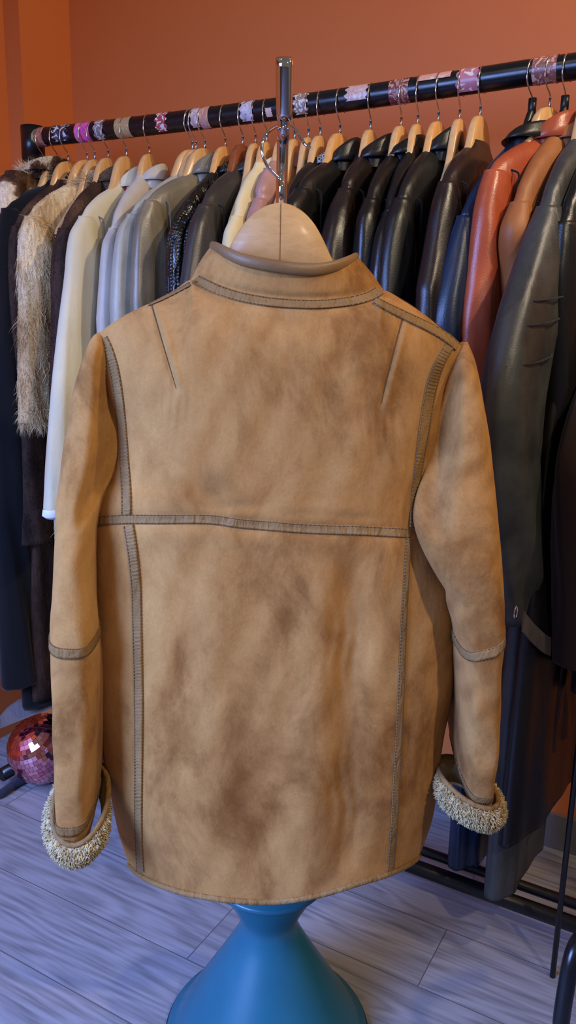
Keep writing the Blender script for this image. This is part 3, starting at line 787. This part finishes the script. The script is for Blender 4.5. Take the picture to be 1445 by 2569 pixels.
for i in range(NV_+1):
    v = i/NV_; v = v**1.15; row = []; srow = []
    for j in range(NU+1):
        u = j/NU; u = .5-.5*math.cos(math.pi*u)*(.35)-.325*(1-2*u) 
        px, py = 245+925*u, 1200
        for _ in range(14):
            py = yt_(px)+(yb_(px)-yt_(px))*v; px = px*.4+.6*(xl_(py)+(xr_(py)-xl_(py))*u)
        row.append(S(px, py)); srow.append(stain_crease(px, py))
    # front half of the loop (mirrored in depth, fuller)
    fr = []
    for j in range(NU-6, 0, -6):
        q = row[j]; t = j/NU; ys = row[0].y+(row[-1].y-row[0].y)*t
        fr.append(Vector((q.x*1.0, ys+(ys-q.y)*.9, q.z)))
    st += srow+[0]*len(fr); g.append(row+fr)
mb = MB(); mb.loft(g, True)
o = mb.build('body', SUEDE, jk, off=JB)
at = o.data.attributes.new('stain_crease', 'FLOAT', 'POINT'); at.data.foreach_set('value', st)
# ribbons that lie on the back
def ribbon(name, line, wid, mat=TRIM, o_=.0022, ripple=.0008, rip=7., parent=jk, stitches=True, surf=S, n=10, label=None, th=.0016):
    line = [Vector((p[0], p[1], 0)) for p in line]; pth = smoothpath(line, n); mb = MB(); rings = []; L_ = 0; ed = [[], []]
    dens = []
    for i in range(len(pth)-1):
        m_ = max(1, int((pth[i+1]-pth[i]).length/2.5))
        for k in range(m_): dens.append(pth[i].lerp(pth[i+1], k/m_))
    dens.append(pth[-1]); 
    for i, p in enumerate(dens):
        t = (dens[min(i+3, len(dens)-1)]-dens[max(i-3, 0)]).normalized(); nrm = Vector((-t.y, t.x, 0)); fr = i/max(1, len(dens)-1)
        w_ = (wid if not isinstance(wid, (list, tuple)) else lin([k/(len(wid)-1) for k in range(len(wid))], list(wid), fr))/2
        if i: L_ += (p-dens[i-1]).length
        rp = ripple*math.sin(L_/rip*2*math.pi+2.2*math.sin(L_/31)+1.3*math.sin(L_/13))*(.55+.45*math.sin(L_/47))
        ring = []
        for s_, oo in ((-1, -.0012), (-1, o_*.5), (-.8, o_+rp*.3), (-.45, o_+.0006+rp), (0, o_+.0002+rp), (.45, o_+.0006+rp), (.8, o_+rp*.3), (1, o_*.5), (1, -.0012)):
            q = p+nrm*(s_*w_); ring.append(surf(q.x, q.y, oo))
        rings.append(ring); 
        for q_, s_ in ((0, -.8), (1, .8)): 
            q = p+nrm*(s_*w_); ed[q_].append(surf(q.x, q.y, o_+.0006))
    mb.loft(rings, False); rb = mb.build(name, mat, parent, off=JB)
    if label: rb['label'] = label
    if stitches:
        mb = MB()
        for e_ in ed:
            acc = 0; on = True; cur_ = [e_[0]]
            for i in range(1, len(e_)):
                cur_.append(e_[i])
                if len(cur_) == 3: mb.tube(cur_, .00045, 5); cur_ = [e_[i]]; cur_ = []
        mb.build('stitching', THREAD, rb, off=JB)
    return rb
ribbon('waist_seam_tape', [(234, 1306), (320, 1303), (400, 1303), (520, 1303), (600, 1313), (680, 1320), (760, 1326), (830, 1329), (900, 1331), (960, 1334), (1028, 1338)], 25, ripple=.0006)
ribbon('side_seam_tape', [(258, 848), (272, 880), (286, 930), (297, 1000), (305, 1080), (311, 1160), (316, 1230), (316, 1292)], [24, 25, 25, 26], ripple=.0019, rip=8.)
ribbon('side_seam_tape', [(322, 1318), (334, 1400), (341, 1480), (344, 1600), (347, 1750), (347, 1900), (346, 2050), (348, 2130), (352, 2190)], [28, 25, 24, 21, 20], ripple=.0019, rip=8.)
ribbon('side_seam_tape', [(1128, 868), (1104, 910), (1086, 960), (1074, 1020), (1062, 1100), (1050, 1180), (1041, 1250), (1036, 1322)], [26, 30, 28, 20, 16], ripple=.0019, rip=8.)
ribbon('side_seam_tape', [(1026, 1350), (1020, 1450), (1014, 1560), (1008, 1700), (1003, 1820), (996, 1950), (989, 2080), (980, 2188)], [14, 16, 18, 19, 18], ripple=.0004)
def Ssh(px, py, o=0): return S(px, py, o)
ribbon('shoulder_tape', [(940, 752), (985, 776), (1030, 798), (1080, 822), (1120, 846), (1150, 872)], [18, 22, 24, 24, 22], o_=.003)
ribbon('shoulder_tape', [(476, 712), (440, 732), (400, 752), (372, 765)], [10, 9, 8, 4], o_=.003)
# darts: narrow sewn lines
for D in (LD, RD):
    pth = smoothpath([Vector((a, b_, 0)) for a, b_ in D], 8); mb = MB()
    mb.tube([S(p.x, p.y, .0004) for p in pth], [.0011*(1-.7*i/len(pth)) for i in range(len(pth))], 6); mb.build('dart_seam', THREAD, jk, off=JB)
# hem binding
mb = MB(); pth = [g[-1][j] for j in range(0, len(g[-1]), 2)]
mb.tube([p+Vector((0, -.001, .001)) for p in pth], .0042, 10, closed=True); mb.build('hem_binding', TRIM, jk, off=JB)
# collar ------------------------------------------------
NC = 90; rows = 26
ctop = cur([(533, 612), (545, 615), (600, 640), (650, 652), (700, 660), (760, 667), (800, 667), (840, 660), (870, 650), (893, 640)])
cbot = cur([(478, 702), (500, 712), (540, 728), (600, 745), (660, 756), (720, 762), (790, 763), (850, 759), (900, 751), (940, 739), (962, 726)])
def collar(px_s, t, o=0):
    # px_s in 0..1 along, t 0 bottom..1 top
    xb = 478+(962-478)*px_s; xt = 533+(893-533)*px_s
    yb = cbot(xb); ytp = ctop(xt)
    bowl = -6*math.sin(math.pi*t)*(abs(2*px_s-1)**3)
    px = xb+(xt-xb)*t**.9; px += (-1 if px_s < .5 else 1)*(-bowl)
    py = yb+(ytp-yb)*t
    c_ = math.sqrt(max(0, 1-(2*px_s-1)**2))
    Yb = yside(xb)-.055*c_; Yt = 1.078+.02*(px_s-.5)-.078*c_**.9
    Y = Yb+(Yt-Yb)*t+.002*math.sin(t*math.pi)*c_+.004*c_*gs((t-.15)/.12)
    Y += .0007*math.sin(px/4+py/7)*gs((py-700)/25)*gs((px-560)/60)
    return P(px, py, Y-o)
ring_rows = []
for i in range(rows+1):
    t = i/rows; bk = [collar(.5-.5*math.cos(math.pi*j/NC), t) for j in range(NC+1)]
    fr = []
    for j in range(NC-1, 0, -1):
        q = bk[j]; ys = bk[0].y+(bk[-1].y-bk[0].y)*(j/NC); fr.append(Vector((q.x, ys+(ys-q.y)*.9, q.z+.0*t)))
    ring_rows.append(bk+fr)
# inner wall
inn = []
cen = sum(ring_rows[-1], Vector())/len(ring_rows[-1])
for i in (rows, rows-6, rows-14, rows-24):
    inn.append([cen.lerp(p, .93)*1 if False else Vector((cen.x+(p.x-cen.x)*.93, cen.y+(p.y-cen.y)*.9, p.z)) for p in ring_rows[i]])
mb = MB(); mb.loft(ring_rows+inn, True); cl = mb.build('collar', SUEDE, jk, off=JB)
topring = ring_rows[-1]
mb = MB(); rr = []
for i, p in enumerate(topring):
    nx = topring[(i+1) % len(topring)]; pv = topring[i-1]; t = (nx-pv).normalized(); o_ = t.cross(Vector((0, 0, 1))).normalized()
    if (p-cen).dot(o_) < 0: o_ = -o_
    rr.append([p-o_*.007*math.cos(R(a))*-1*(.6 if math.cos(R(a)) > 0 else .8)+Vector((0, 0, -.004+.0075*math.sin(R(a)))) for a in range(0, 360, 30)])
rr.append(rr[0]); mb.loft(rr, True); bn = mb.build('collar_binding', leather('smooth_binding_leather', (138, 106, 70), .42, (118, 88, 56), .08, .3), cl, off=JB)
def Scol(px, py, o=0):
    s_ = max(0, min(1, (px-478)/(962-478))); yb = cbot(px)
    t = (yb-py)/100.; 
    if t >= 0: return collar(s_, t, o)
    return S(px, py, o) if py > yt_(px) else collar(s_, 0, o)
ribbon('collar_seam_tape', [(486, 700), (510, 712), (545, 727), (600, 744), (660, 755), (720, 761), (790, 763), (850, 759), (900, 751), (935, 740), (956, 728)], 24, surf=Scol, o_=.003, ripple=.0004)
# sleeves ------------------------------------------------
def sleeve(rows_, name, rot, en=2.3, n=48):
    """rows: py, xl, xr, Ycentre, halfdepth, skew"""
    ks = [r_[0] for r_ in rows_]; rings = []; sts = []
    f = [interp for _ in range(5)]
    y = ks[0]; ys = []
    while y < ks[-1]: ys.append(y); y += 3 if y < ks[0]+150 else 6
    ys.append(ks[-1])
    for y in ys:
        xl, xr, Yc, hd, sk, bx, cr = [interp(ks, [r_[k] for r_ in rows_], y) for k in range(1, 8)]
        bx = max(0, min(1, bx)); cr = max(0, min(1, cr)); en = 2.4+1.4*bx; an = .75*bx*hd
        A = P(xl, y, Yc-an); B_ = P(xr, y, Yc-an); c = (A+B_)/2+Vector((0, an, 0)); c.z = P((xl+xr)/2, y, Yc-an).z; a = (B_-A)/2
        sd = 1 if xl < 700 else -1
        ring = []; 
        for j in range(n):
            t = 2*math.pi*j/n; co, si_ = math.cos(t), math.sin(t)
            ca = math.copysign(abs(co)**(2/en), co); sa = math.copysign(abs(si_)**(2/en), si_)
            wv = 1+.02*math.sin(3*t+y/45.)+.012*math.sin(5*t-y/23.)
            if si_ < 0: sa *= 1-cr*.92*sst(.12, .55, co*sd)
            ring.append(c+a*ca*(wv if abs(co) < .9 else 1)+Vector((sk, 1, 0))*(hd*sa*wv))
            sts.append(.35*max(0, math.sin(y/47+3*t)*math.sin(y/19+t*2))*rot)
        rings.append(ring)
    mb = MB(); mb.loft(rings, True, True, True)
    o = mb.build(name, SUEDE, jk, off=JB)
    at = o.data.attributes.new('stain_crease', 'FLOAT', 'POINT'); at.data.foreach_set('value', sts)
    return o, rings, ys
# py, xl, xr, Ycentre, halfdepth, skew, boxiness, armpit recess
LROWS = [(834, 246, 258, 1.06, .008, 0, 0, 0), (842, 238, 264, 1.057, .02, 0, 0, 0), (866, 225, 272, 1.052, .03, 0, 0, 0), (920, 207, 286, 1.048, .04, 0, 0, .5), (980, 192, 296, 1.045, .045, 0, 0, .9), (1050, 178, 300, 1.04, .048, 0, 0, 1), (1120, 165, 298, 1.032, .048, 0, 0, 1), (1190, 157, 282, 1.022, .048, 0, 0, 1),
         (1250, 150, 256, 1.01, .045, 0, 0, .8), (1320, 146, 240, 1.0, .042, 0, 0, 0), (1400, 142, 236, .99, .042, 0, 0, 0), (1500, 136, 236, .985, .042, 0, .1, 0), (1590, 130, 238, .98, .043, 0, .3, 0), (1700, 126, 237, .985, .046, 0, .7, 0), (1800, 127, 232, .99, .052, 0, 1, 0), (1900, 128, 229, .995, .056, 0, 1, 0),
         (1980, 131, 226, .995, .054, 0, 1, 0), (2040, 135, 223, .99, .048, 0, 1, 0), (2090, 143, 219, .985, .042, 0, .8, 0), (2130, 155, 212, .985, .034, 0, .5, 0)]
RROWS = [(858, 1158, 1172, 1.10, .008, 0, 0, 0), (870, 1146, 1176, 1.097, .02, 0, 0, 0), (900, 1130, 1187, 1.09, .03, 0, 0, 0), (960, 1112, 1200, 1.082, .04, 0, 0, .5), (1030, 1098, 1212, 1.075, .046, 0, 0, .9), (1100, 1084, 1224, 1.07, .05, 0, 0, 1), (1170, 1068, 1232, 1.06, .05, 0, 0, 1), (1240, 1046, 1240, 1.045, .048, 0, 0, 1), (1300, 1038, 1246, 1.035, .047, 0, 0, .6), (1350, 1048, 1251, 1.03, .046, 0, 0, 0),
         (1400, 1070, 1255, 1.025, .046, 0, 0, 0), (1450, 1098, 1259, 1.025, .046, 0, .1, 0), (1490, 1122, 1261, 1.03, .048, 0, .2, 0), (1530, 1130, 1263, 1.035, .052, 0, .4, 0), (1600, 1152, 1266, 1.055, .074, 0, .8, 0), (1700, 1160, 1264, 1.075, .096, 0, 1, 0), (1800, 1165, 1260, 1.08, .104, 0, 1, 0), (1900, 1165, 1251, 1.08, .10, 0, 1, 0), (1960, 1168, 1245, 1.065, .078, 0, 1, 0), (2000, 1174, 1240, 1.045, .05, 0, 1, 0), (2030, 1182, 1230, 1.035, .034, 0, .6, 0)]
sl, lr, ly = sleeve(LROWS, 'sleeve', .5, 2.5)
sr, rr_, ry = sleeve(RROWS, 'sleeve', 1.6, 2.5)
def band(rings, ys, pyc, wid, slope, parent, off=.002, name='sleeve_seam_tape', c3=0):
    """tape round the sleeve, following a sagging line"""
    n = len(rings[0]); out = []; edges = [[], []]
    for k, d in enumerate((-.5, -.5, -.25, 0, .25, .5, .5)):
        r_ = []
        for j in range(n):
            t = 2*math.pi*j/n
            y = pyc+slope*math.cos(t)-c3*math.sin(t)+d*wid
            q = [Vector([interp_v(ys, rings, j, y)[a] for a in range(3)])][0]
            c = sum((rings[min(range(len(ys)), key=lambda z: abs(ys[z]-y))]), Vector())/n
            nr = (q-c); nr.z = 0; nr.normalize(); r_.append(q+nr*(0 if k in (0, 6) else off))
        out.append(r_)
    mb = MB(); mb.loft(out, True); o = mb.build(name, TRIM, parent, off=JB)
    mb = MB()
    for rg in (out[1], out[5]):
        for j in range(n):
            a, b_ = rg[j], rg[(j+1) % n]
            for q in range(2): mb.tube([a.lerp(b_, q*.5+.06)+Vector((0, -.0003, 0)), a.lerp(b_, q*.5+.36)+Vector((0, -.0003, 0))], .0004, 5)
    mb.build('stitching', THREAD, o, off=JB)
def interp_v(ys, rings, j, y):
    for i in range(len(ys)-1):
        if y <= ys[i+1]:
            t = max(0, (y-ys[i])/(ys[i+1]-ys[i])); return rings[i][j].lerp(rings[i+1][j], t)
    return rings[-1][j]
band(lr, ly, 1598, 26, 6, sl, c3=18)
band(rr_, ry, 1600, 24, -30, sr, c3=20)
band(lr, ly, 2048, 20, 0, sl, c3=22)
band(rr_, ry, 1975, 18, 0, sr, c3=18)
# armhole tape on the cap edges lies on the body; turned back cuffs
def cuff(parent, left, right, near, far, wd=225, ln=.03):
    c = (near+far)/2; av = (right-left)/2; bv = (far-near)/2; n = 72
    def ring(s_, dz, add=0):
        r_ = []
        for j in range(n):
            t = 2*math.pi*j/n; q = av*math.cos(t)+bv*math.sin(t)
            o_ = Vector((q.x, q.y, 0)).normalized() if q.length > 0 else Vector()
            w_ = sst(-.75, .05, math.cos(t-R(wd))) if add else 1
            r_.append(c+q*s_+o_*(add*w_)+Vector((0, 0, dz*(.45+.55*w_) if dz < -.004 else dz)))
        return r_
    cf = MB(); cf.loft([ring(1, .0), ring(.97, -.008), ring(.93, -.02), ring(.85, -.034)], True)
    cfo = cf.build('cuff', SUEDE, parent, off=JB)
    sh = MB(); sh.loft([ring(1, -.003, .001), ring(1, -.006, .007), ring(.99, -.014, .011), ring(.95, -.024, .011), ring(.88, -.034, .007), ring(.8, -.038, 0), ring(.7, -.03, 0)], True)
    # orient: faces outward check not needed, curls both ways
    V, Fs = list(sh.V), list(sh.F)
    cen_ = c
    import bisect
    for i in range(5200):
        f = Fs[random.randrange(len(Fs))]; u, v = random.random(), random.random()
        p = V[f[0]]*(1-u)*(1-v)+V[f[1]]*u*(1-v)+V[f[2]]*u*v+V[f[3]]*(1-u)*v
        jt = 2*math.pi*(f[0] % 72)/72; wq = sst(-.75, .05, math.cos(jt-R(wd)))
        if random.random() > wq: continue
        o_ = (p-cen_); o_.z = o_.z*.8-.004; o_.normalize()
        o_ = (o_+Vector([random.gauss(0, .35) for _ in range(3)])).normalized()
        L_ = random.uniform(.004, .0075)*(.5+.5*wq); w_ = .0011
        s_ = o_.cross(Vector((random.random()-.5, random.random()-.5, random.random()-.5))).normalized(); s2 = o_.cross(s_)
        q1 = p+o_*L_*.55+s_*random.gauss(0, .0012); q2 = q1+o_*L_*.45+s2*random.gauss(0, .0016)
        rs = [[p+(s_*math.cos(a)+s2*math.sin(a))*w_ for a in (0, 2.09, 4.19)], [q1+(s_*math.cos(a)+s2*math.sin(a))*w_*1.15 for a in (0, 2.09, 4.19)], [q2+(s_*math.cos(a)+s2*math.sin(a))*w_*.4 for a in (0, 2.09, 4.19)]]
        sh.loft(rs, True, False, True)
    so = sh.build('shearling', SHEAR, cfo, off=JB); so['label'] = 'cream shearling wool edge'
    mb = MB(); mb.tube(ring(1.0, .0005), .0038, 10, closed=True); mb.build('cuff_binding', TRIM, cfo, off=JB)
cuff(sl, P(133, 2040, .985), P(274, 1985, 1.0), P(200, 2118, .935), P(205, 1905, 1.055))
cuff(sr, P(1096, 1935, 1.06), P(1241, 1995, 1.03), P(1195, 2022, .99), P(1150, 1905, 1.10), 300)
# ------------------------------------------------------------------ main hanger (in the jacket)
HP = P(705, 509, 1.075); 
hg = empty('coat_hanger', HP, R(2.5)); tag(hg, 'broad pale wooden hanger with big chrome hook inside the tan shearling jacket', 'hanger')
mb = MB(); k_ = 1.0/ (F/1.075)      # metres per pixel near this depth
def zrow(dx, py): return P(705+dx, py, 1.075).z-HP.z
prof = [(0, 510), (15, 512), (35, 519), (60, 535), (85, 562), (105, 595), (125, 635), (145, 672), (180, 715), (230, 752), (300, 790), (380, 835), (410, 860)]
prob = [(0, 715), (60, 722), (120, 745), (180, 775), (260, 812), (340, 845), (410, 885)]
pxs = [p[0] for p in prof]; rings = []
for side in (1,):
    for i in range(-80, 81):
        d = 405*i/80; ad_ = abs(d); tilt = .035*d
        lf = 1.06 if d < 0 else 1.0
        zt = zrow(0, interp(pxs, [p[1] for p in prof], ad_/lf)+(0 if ad_ < 130 else (ad_-130)*.06)); zb = zrow(0, interp([p[0] for p in prob], [p[1] for p in prob], ad_/lf))
        x = (P(705+d, 600, 1.075)-P(705, 600, 1.075)).x; th = .0085; cz = .003; y = .25*x*x*2
        if abs(i) > 76: m_ = (zt+zb)/2; q = (81-abs(i))/5; zt = m_+(zt-m_)*q; zb = m_+(zb-m_)*q
        rings.append([Vector((x, y+a, z)) for a, z in ((-th, zt-cz), (-th+cz, zt), (th-cz, zt), (th, zt-cz), (th, zb+cz), (th-cz, zb), (-th+cz, zb), (-th, zb+cz))])
mb.loft(rings, True, True, True); bo = mb.build('hanger_body', woodmat('satin_beech', (182, 136, 78), (196, 150, 92), .5, (22, 22, 60)), hg)
mb = MB(); mb.box((-.0005, -.0087, -.055), (.0006, .0006, .108)); mb.build('centre_joint', THREAD, bo, False)
mb = MB(); mb.tube([(0, 0, -.004), (0, 0, .037)], .0042, 14); mb.build('ferrule', CHROME, hg)
hookpx = [(704, 478, 1.075), (701, 450, 1.075), (690, 437, 1.074), (672, 418, 1.072), (660, 392, 1.07), (657, 368, 1.072), (664, 342, 1.08), (684, 322, 1.10), (712, 312, 1.115), (738, 322, 1.10), (752, 340, 1.085), (762, 358, 1.078), (770, 366, 1.075), (779, 372, 1.075)]
mb = MB(); hv = [P(*q)-HP for q in hookpx]; rm = Matrix.Rotation(-R(2.5), 3, 'Z'); hv = [rm @ v for v in hv]
mb.tube(smoothpath(hv, 8), .0021, 12); mb.build('hook', CHROME, hg)
# ------------------------------------------------------------------ display stand with hourglass base
BC = PZ(670, 2588, .0); 
ct = PZ(666, 2569, 0); print('ct', ct)
stand = empty('display_stand', BC)
tag(stand, 'chrome garment display pole on a blue hourglass base below the tan jacket', 'display stand')
m, nt, b = newmat('teal_blue_gloss'); n = noise(nt, 5, 4); r_ = ramp(nt, n.outputs[0], [(.3, s2l((22, 92, 112))), (.7, s2l((26, 104, 124)))])
nt.links.new(r_.outputs[0], b.inputs['Base Color']); b.inputs['Roughness'].default_value = .38; b.inputs['Coat Weight'].default_value = .2; TEAL = m
def zat(py, px=680):
    d = ray(px, py); return CH+d.z*(BC.y/d.y)
def rat(py, wpx):
    d = ray(680, py); return wpx/2/F*(BC.y/d.y)
zw = zat(2306); rw = .054; rB_ = .196; r0 = rB_
sl_ = (rB_-rw)/(zw-.02)
prof = [(.001, zw+.105), (rw+sl_*.085, zw+.105), (rw+sl_*.09, zw+.098)]
for q in range(24):
    dz = .095-(.095+zw-.022)*q/23; prof.append((rw-.012+math.sqrt(.012**2+(sl_*abs(dz))**2)+.0, zw+dz))
prof += [(r0, .016), (r0+.001, .006), (r0-.002, 0), (.001, 0)]
mb = MB(); mb.lathe(prof, Vector((0, 0, 0)), 96); bs = mb.build('base', TEAL, stand)
mb = MB(); mb.lathe([(r0-.001, .003), (r0+.003, .005), (r0+.003, .011), (r0-.001, .014)], Vector(), 96); mb.build('edge_strip', PLASTIC, bs)
t0 = P(714, 312, 1.10)-BC; t1 = Vector((0, 0, prof[0][1]-.01)); neck = P(706, 505, 1.13)-BC
mb = MB(); pth = smoothpath([t1, t1.lerp(neck, .5), neck, P(711, 330, 1.095)-BC, P(713, 280, 1.085)-BC], 6)
mb.tube(pth, [.0075 for _ in pth], 24); mb.build('pole', CHROME, stand)
mb = MB(); a0 = P(713, 300, 1.075)-BC; a1 = P(714, 146, 1.045)-BC; mb.tube([a0.lerp(a1, i/8) for i in range(9)], [.009, .0098, .0101, .0103, .0104, .0105, .0106, .0106, .0106], 28)
mb.tube([a1, a1+(a1-a0).normalized()*.0006], .0098, 28); up_ = mb.build('sleeve_tube', CHROME, stand)
mb = MB(); mb.tube(smoothpath([P(713, 318, 1.083)-BC, P(713, 322, 1.112)-BC, P(714, 308, 1.130)-BC], 5), .003, 10); mb.build('peg', CHROME, stand)
# ------------------------------------------------------------------ pink mirror ball
bc = None
rB = .104
for Y in [1.8+.01*i for i in range(80)]:
    q = P(107, 1882, Y)
    if q.z <= rB: bc = q; break
print('ball', bc, 'r', rB)
bc.z = rB
rB = rB
ball = empty('mirror_ball', Vector((bc.x, bc.y, 0))); tag(ball, 'pink mirror ball lying on the floor under the rack at left', 'mirror ball')
m, nt, b = newmat('pink_mirror_tile'); b.inputs['Metallic'].default_value = 1; b.inputs['Roughness'].default_value = .08
at_ = N(nt, 'ShaderNodeNewGeometry'); r_ = ramp(nt, at_.outputs['Random Per Island'], [(0, s2l((232, 130, 150))), (.5, s2l((245, 170, 180))), (1, s2l((255, 200, 205)))]); nt.links.new(r_.outputs[0], b.inputs['Base Color']); PM = m
mb = MB(); mb2 = MB(); tl = Matrix.Rotation(R(25), 3, 'X') @ Matrix.Rotation(R(-20), 3, 'Y'); cB = Vector((0, 0, rB)); nb = 24
for i in range(nb):
    a0, a1 = math.pi*i/nb-math.pi/2, math.pi*(i+1)/nb-math.pi/2; cnt = max(4, int(2*nb*math.cos((a0+a1)/2)))
    for j in range(cnt):
        b0, b1 = 2*math.pi*j/cnt, 2*math.pi*(j+.93)/cnt; a1_ = a0+(a1-a0)*.93
        nr = Vector((math.cos((a0+a1_)/2)*math.cos((b0+b1)/2), math.cos((a0+a1_)/2)*math.sin((b0+b1)/2), math.sin((a0+a1_)/2)))
        tq = Matrix.Rotation(random.gauss(0, .07), 3, Vector((random.random()-.5, random.random()-.5, random.random()-.5)).normalized())
        cc_ = nr*rB*.995; V = []
        for aa, bb in ((a0, b0), (a0, b1), (a1_, b1), (a1_, b0)):
            p = Vector((math.cos(aa)*math.cos(bb), math.cos(aa)*math.sin(bb), math.sin(aa)))*rB*.995; p = cc_+tq @ (p-cc_); V.append(cB+tl @ p)
        mb.add(V, [(0, 1, 2, 3)])
mb.build('mirror_tiles', PM, ball, False)
mb2 = MB(); mb2.lathe([(max(.0005, rB*.985*math.cos(a*math.pi/24-math.pi/2)), rB+rB*.985*math.sin(a*math.pi/24-math.pi/2)) for a in range(25)], Vector(), 48)
mb2.build('core', cloth('pink_core', (150, 50, 80)), ball)
# grey padded cloth above the ball, strap on the floor
GC = cloth('grey_canvas', (120, 110, 108), (98, 90, 90))
def slab(name, poly, nrm, th, mat, label, cat):
    n = len(poly); c = sum(poly, Vector())/n; V = list(poly)+[p+nrm*th for p in poly]
    mb = MB(); mb.add(V, [tuple(range(n)), tuple(range(n, 2*n))[::-1]]+[(i, (i+1) % n, (i+1) % n+n, i+n) for i in range(n)])
    o = mb.build(name, mat, None, False); bv = o.modifiers.new('bevel', 'BEVEL'); bv.width = .003; bv.segments = 2
    tag(o, label, cat); return o
yb_b = bc.y-.06
mb = MB(); rings = []
edge_t = [(-10, 1812), (15, 1782), (45, 1762), (80, 1756), (130, 1748), (200, 1735)]
edge_b = [(-10, 1822), (0, 1822), (40, 1806), (80, 1790), (130, 1772), (200, 1755)]
bag = []
for i in range(24):
    px = -10+210*i/23
    yt = lin([p[0] for p in edge_t], [p[1] for p in edge_t], px); ybb = lin([p[0] for p in edge_b], [p[1] for p in edge_b], px)+6
    a = P(px, yt, 2.12+.0004*px); b_ = P(px, ybb, 2.08+.0004*px); d = Vector((0, .012, .004))
    rings.append([a, b_, b_+d, a+d])
mb.loft(rings, True, True, True); o = mb.build('coat_hem', GC, None, False)
tag(o, 'grey canvas flap of a folded cover hanging just above the pink mirror ball', 'cloth cover')
p0 = [(-30, 2000), (0, 1992), (18, 1980), (35, 1968), (55, 1958)]
mb = MB(); cz = smoothpath([PZ(a, b_, .014) for a, b_ in p0], 6); mb.tube(cz, [.013]*len(cz), 12)
o = mb.build('strap', cloth('dark_blue_webbing', (60, 62, 80), (44, 46, 60)), None); tag(o, 'dark grey-blue strap lying on the floor left of the mirror ball', 'strap')
# ------------------------------------------------------------------ thin post and tubular leg at lower right
q = PZ(1386, 2450, 0); mb = MB(); mb.tube([q, q+Vector((0, 0, 1.25))], .006, 14); o = mb.build('metal_rod', BLACKM, None)
tag(o, 'thin black upright rod standing on the floor at right before the coats', 'rod')
q0 = P(1392, 2600, 1.0); pts = [P(1400, 2640, 1.0), P(1408, 2560, 1.0), P(1420, 2480, 1.0), P(1436, 2400, 1.01), P(1462, 2350, 1.03), P(1520, 2310, 1.06), P(1600, 2290, 1.10)]
low = pts[0]; pts = [Vector((low.x-.02, low.y, .012))]+pts
mb = MB(); mb.tube(smoothpath(pts, 7), .0125, 18); o = mb.build('tubular_frame', BLACKM, None)
tag(o, 'glossy black bent metal tube frame at the lower right corner', 'metal frame')
# ------------------------------------------------------------------ lights
def spot(name, loc, tgt, e, c, ang, blend=.6, r_=.04):
    l = bpy.data.lights.new(name, 'SPOT'); l.energy = e; l.color = c; l.spot_size = R(ang); l.spot_blend = blend; l.shadow_soft_size = r_
    o = bpy.data.objects.new(name, l); o.location = loc; o.rotation_euler = (Vector(tgt)-Vector(loc)).to_track_quat('-Z', 'Y').to_euler(); col.objects.link(o)
def area(name, loc, tgt, e, c, sx, sy):
    l = bpy.data.lights.new(name, 'AREA'); l.energy = e; l.color = c; l.shape = 'RECTANGLE'; l.spread = R(115); l.size = sx; l.size_y = sy
    o = bpy.data.objects.new(name, l); o.location = loc; o.rotation_euler = (Vector(tgt)-Vector(loc)).to_track_quat('-Z', 'Y').to_euler(); col.objects.link(o)
WARM = (1, .80, .56); COOL = (.25, .41, 1)
spot('ceiling_spot_front', (1.15, -.55, 2.55), (.0, 1.0, 1.1), 84, WARM, 58, .8, .05)
spot('ceiling_spot_rack', (1.35, .75, 2.75), (.5, 1.95, 2.0), 95, WARM, 110, .9, .05)
spot('ceiling_spot_left', (-.55, .55, 2.75), (-.45, 2.1, 1.5), 10, WARM, 95, .9, .05)
area('shop_window', (-1.75, -.3, 1.7), (-.3, 1.1, .1), 78, COOL, 1.2, 1.3)
w = bpy.data.worlds.new('world'); sc.world = w; w.use_nodes = True
bgn = w.node_tree.nodes['Background']; bgn.inputs[0].default_value = (.60, .54, .48, 1); bgn.inputs[1].default_value = .24
sc.view_settings.view_transform = 'Standard'; sc.view_settings.look = 'None'; sc.view_settings.gamma = 1; sc.view_settings.exposure = 0
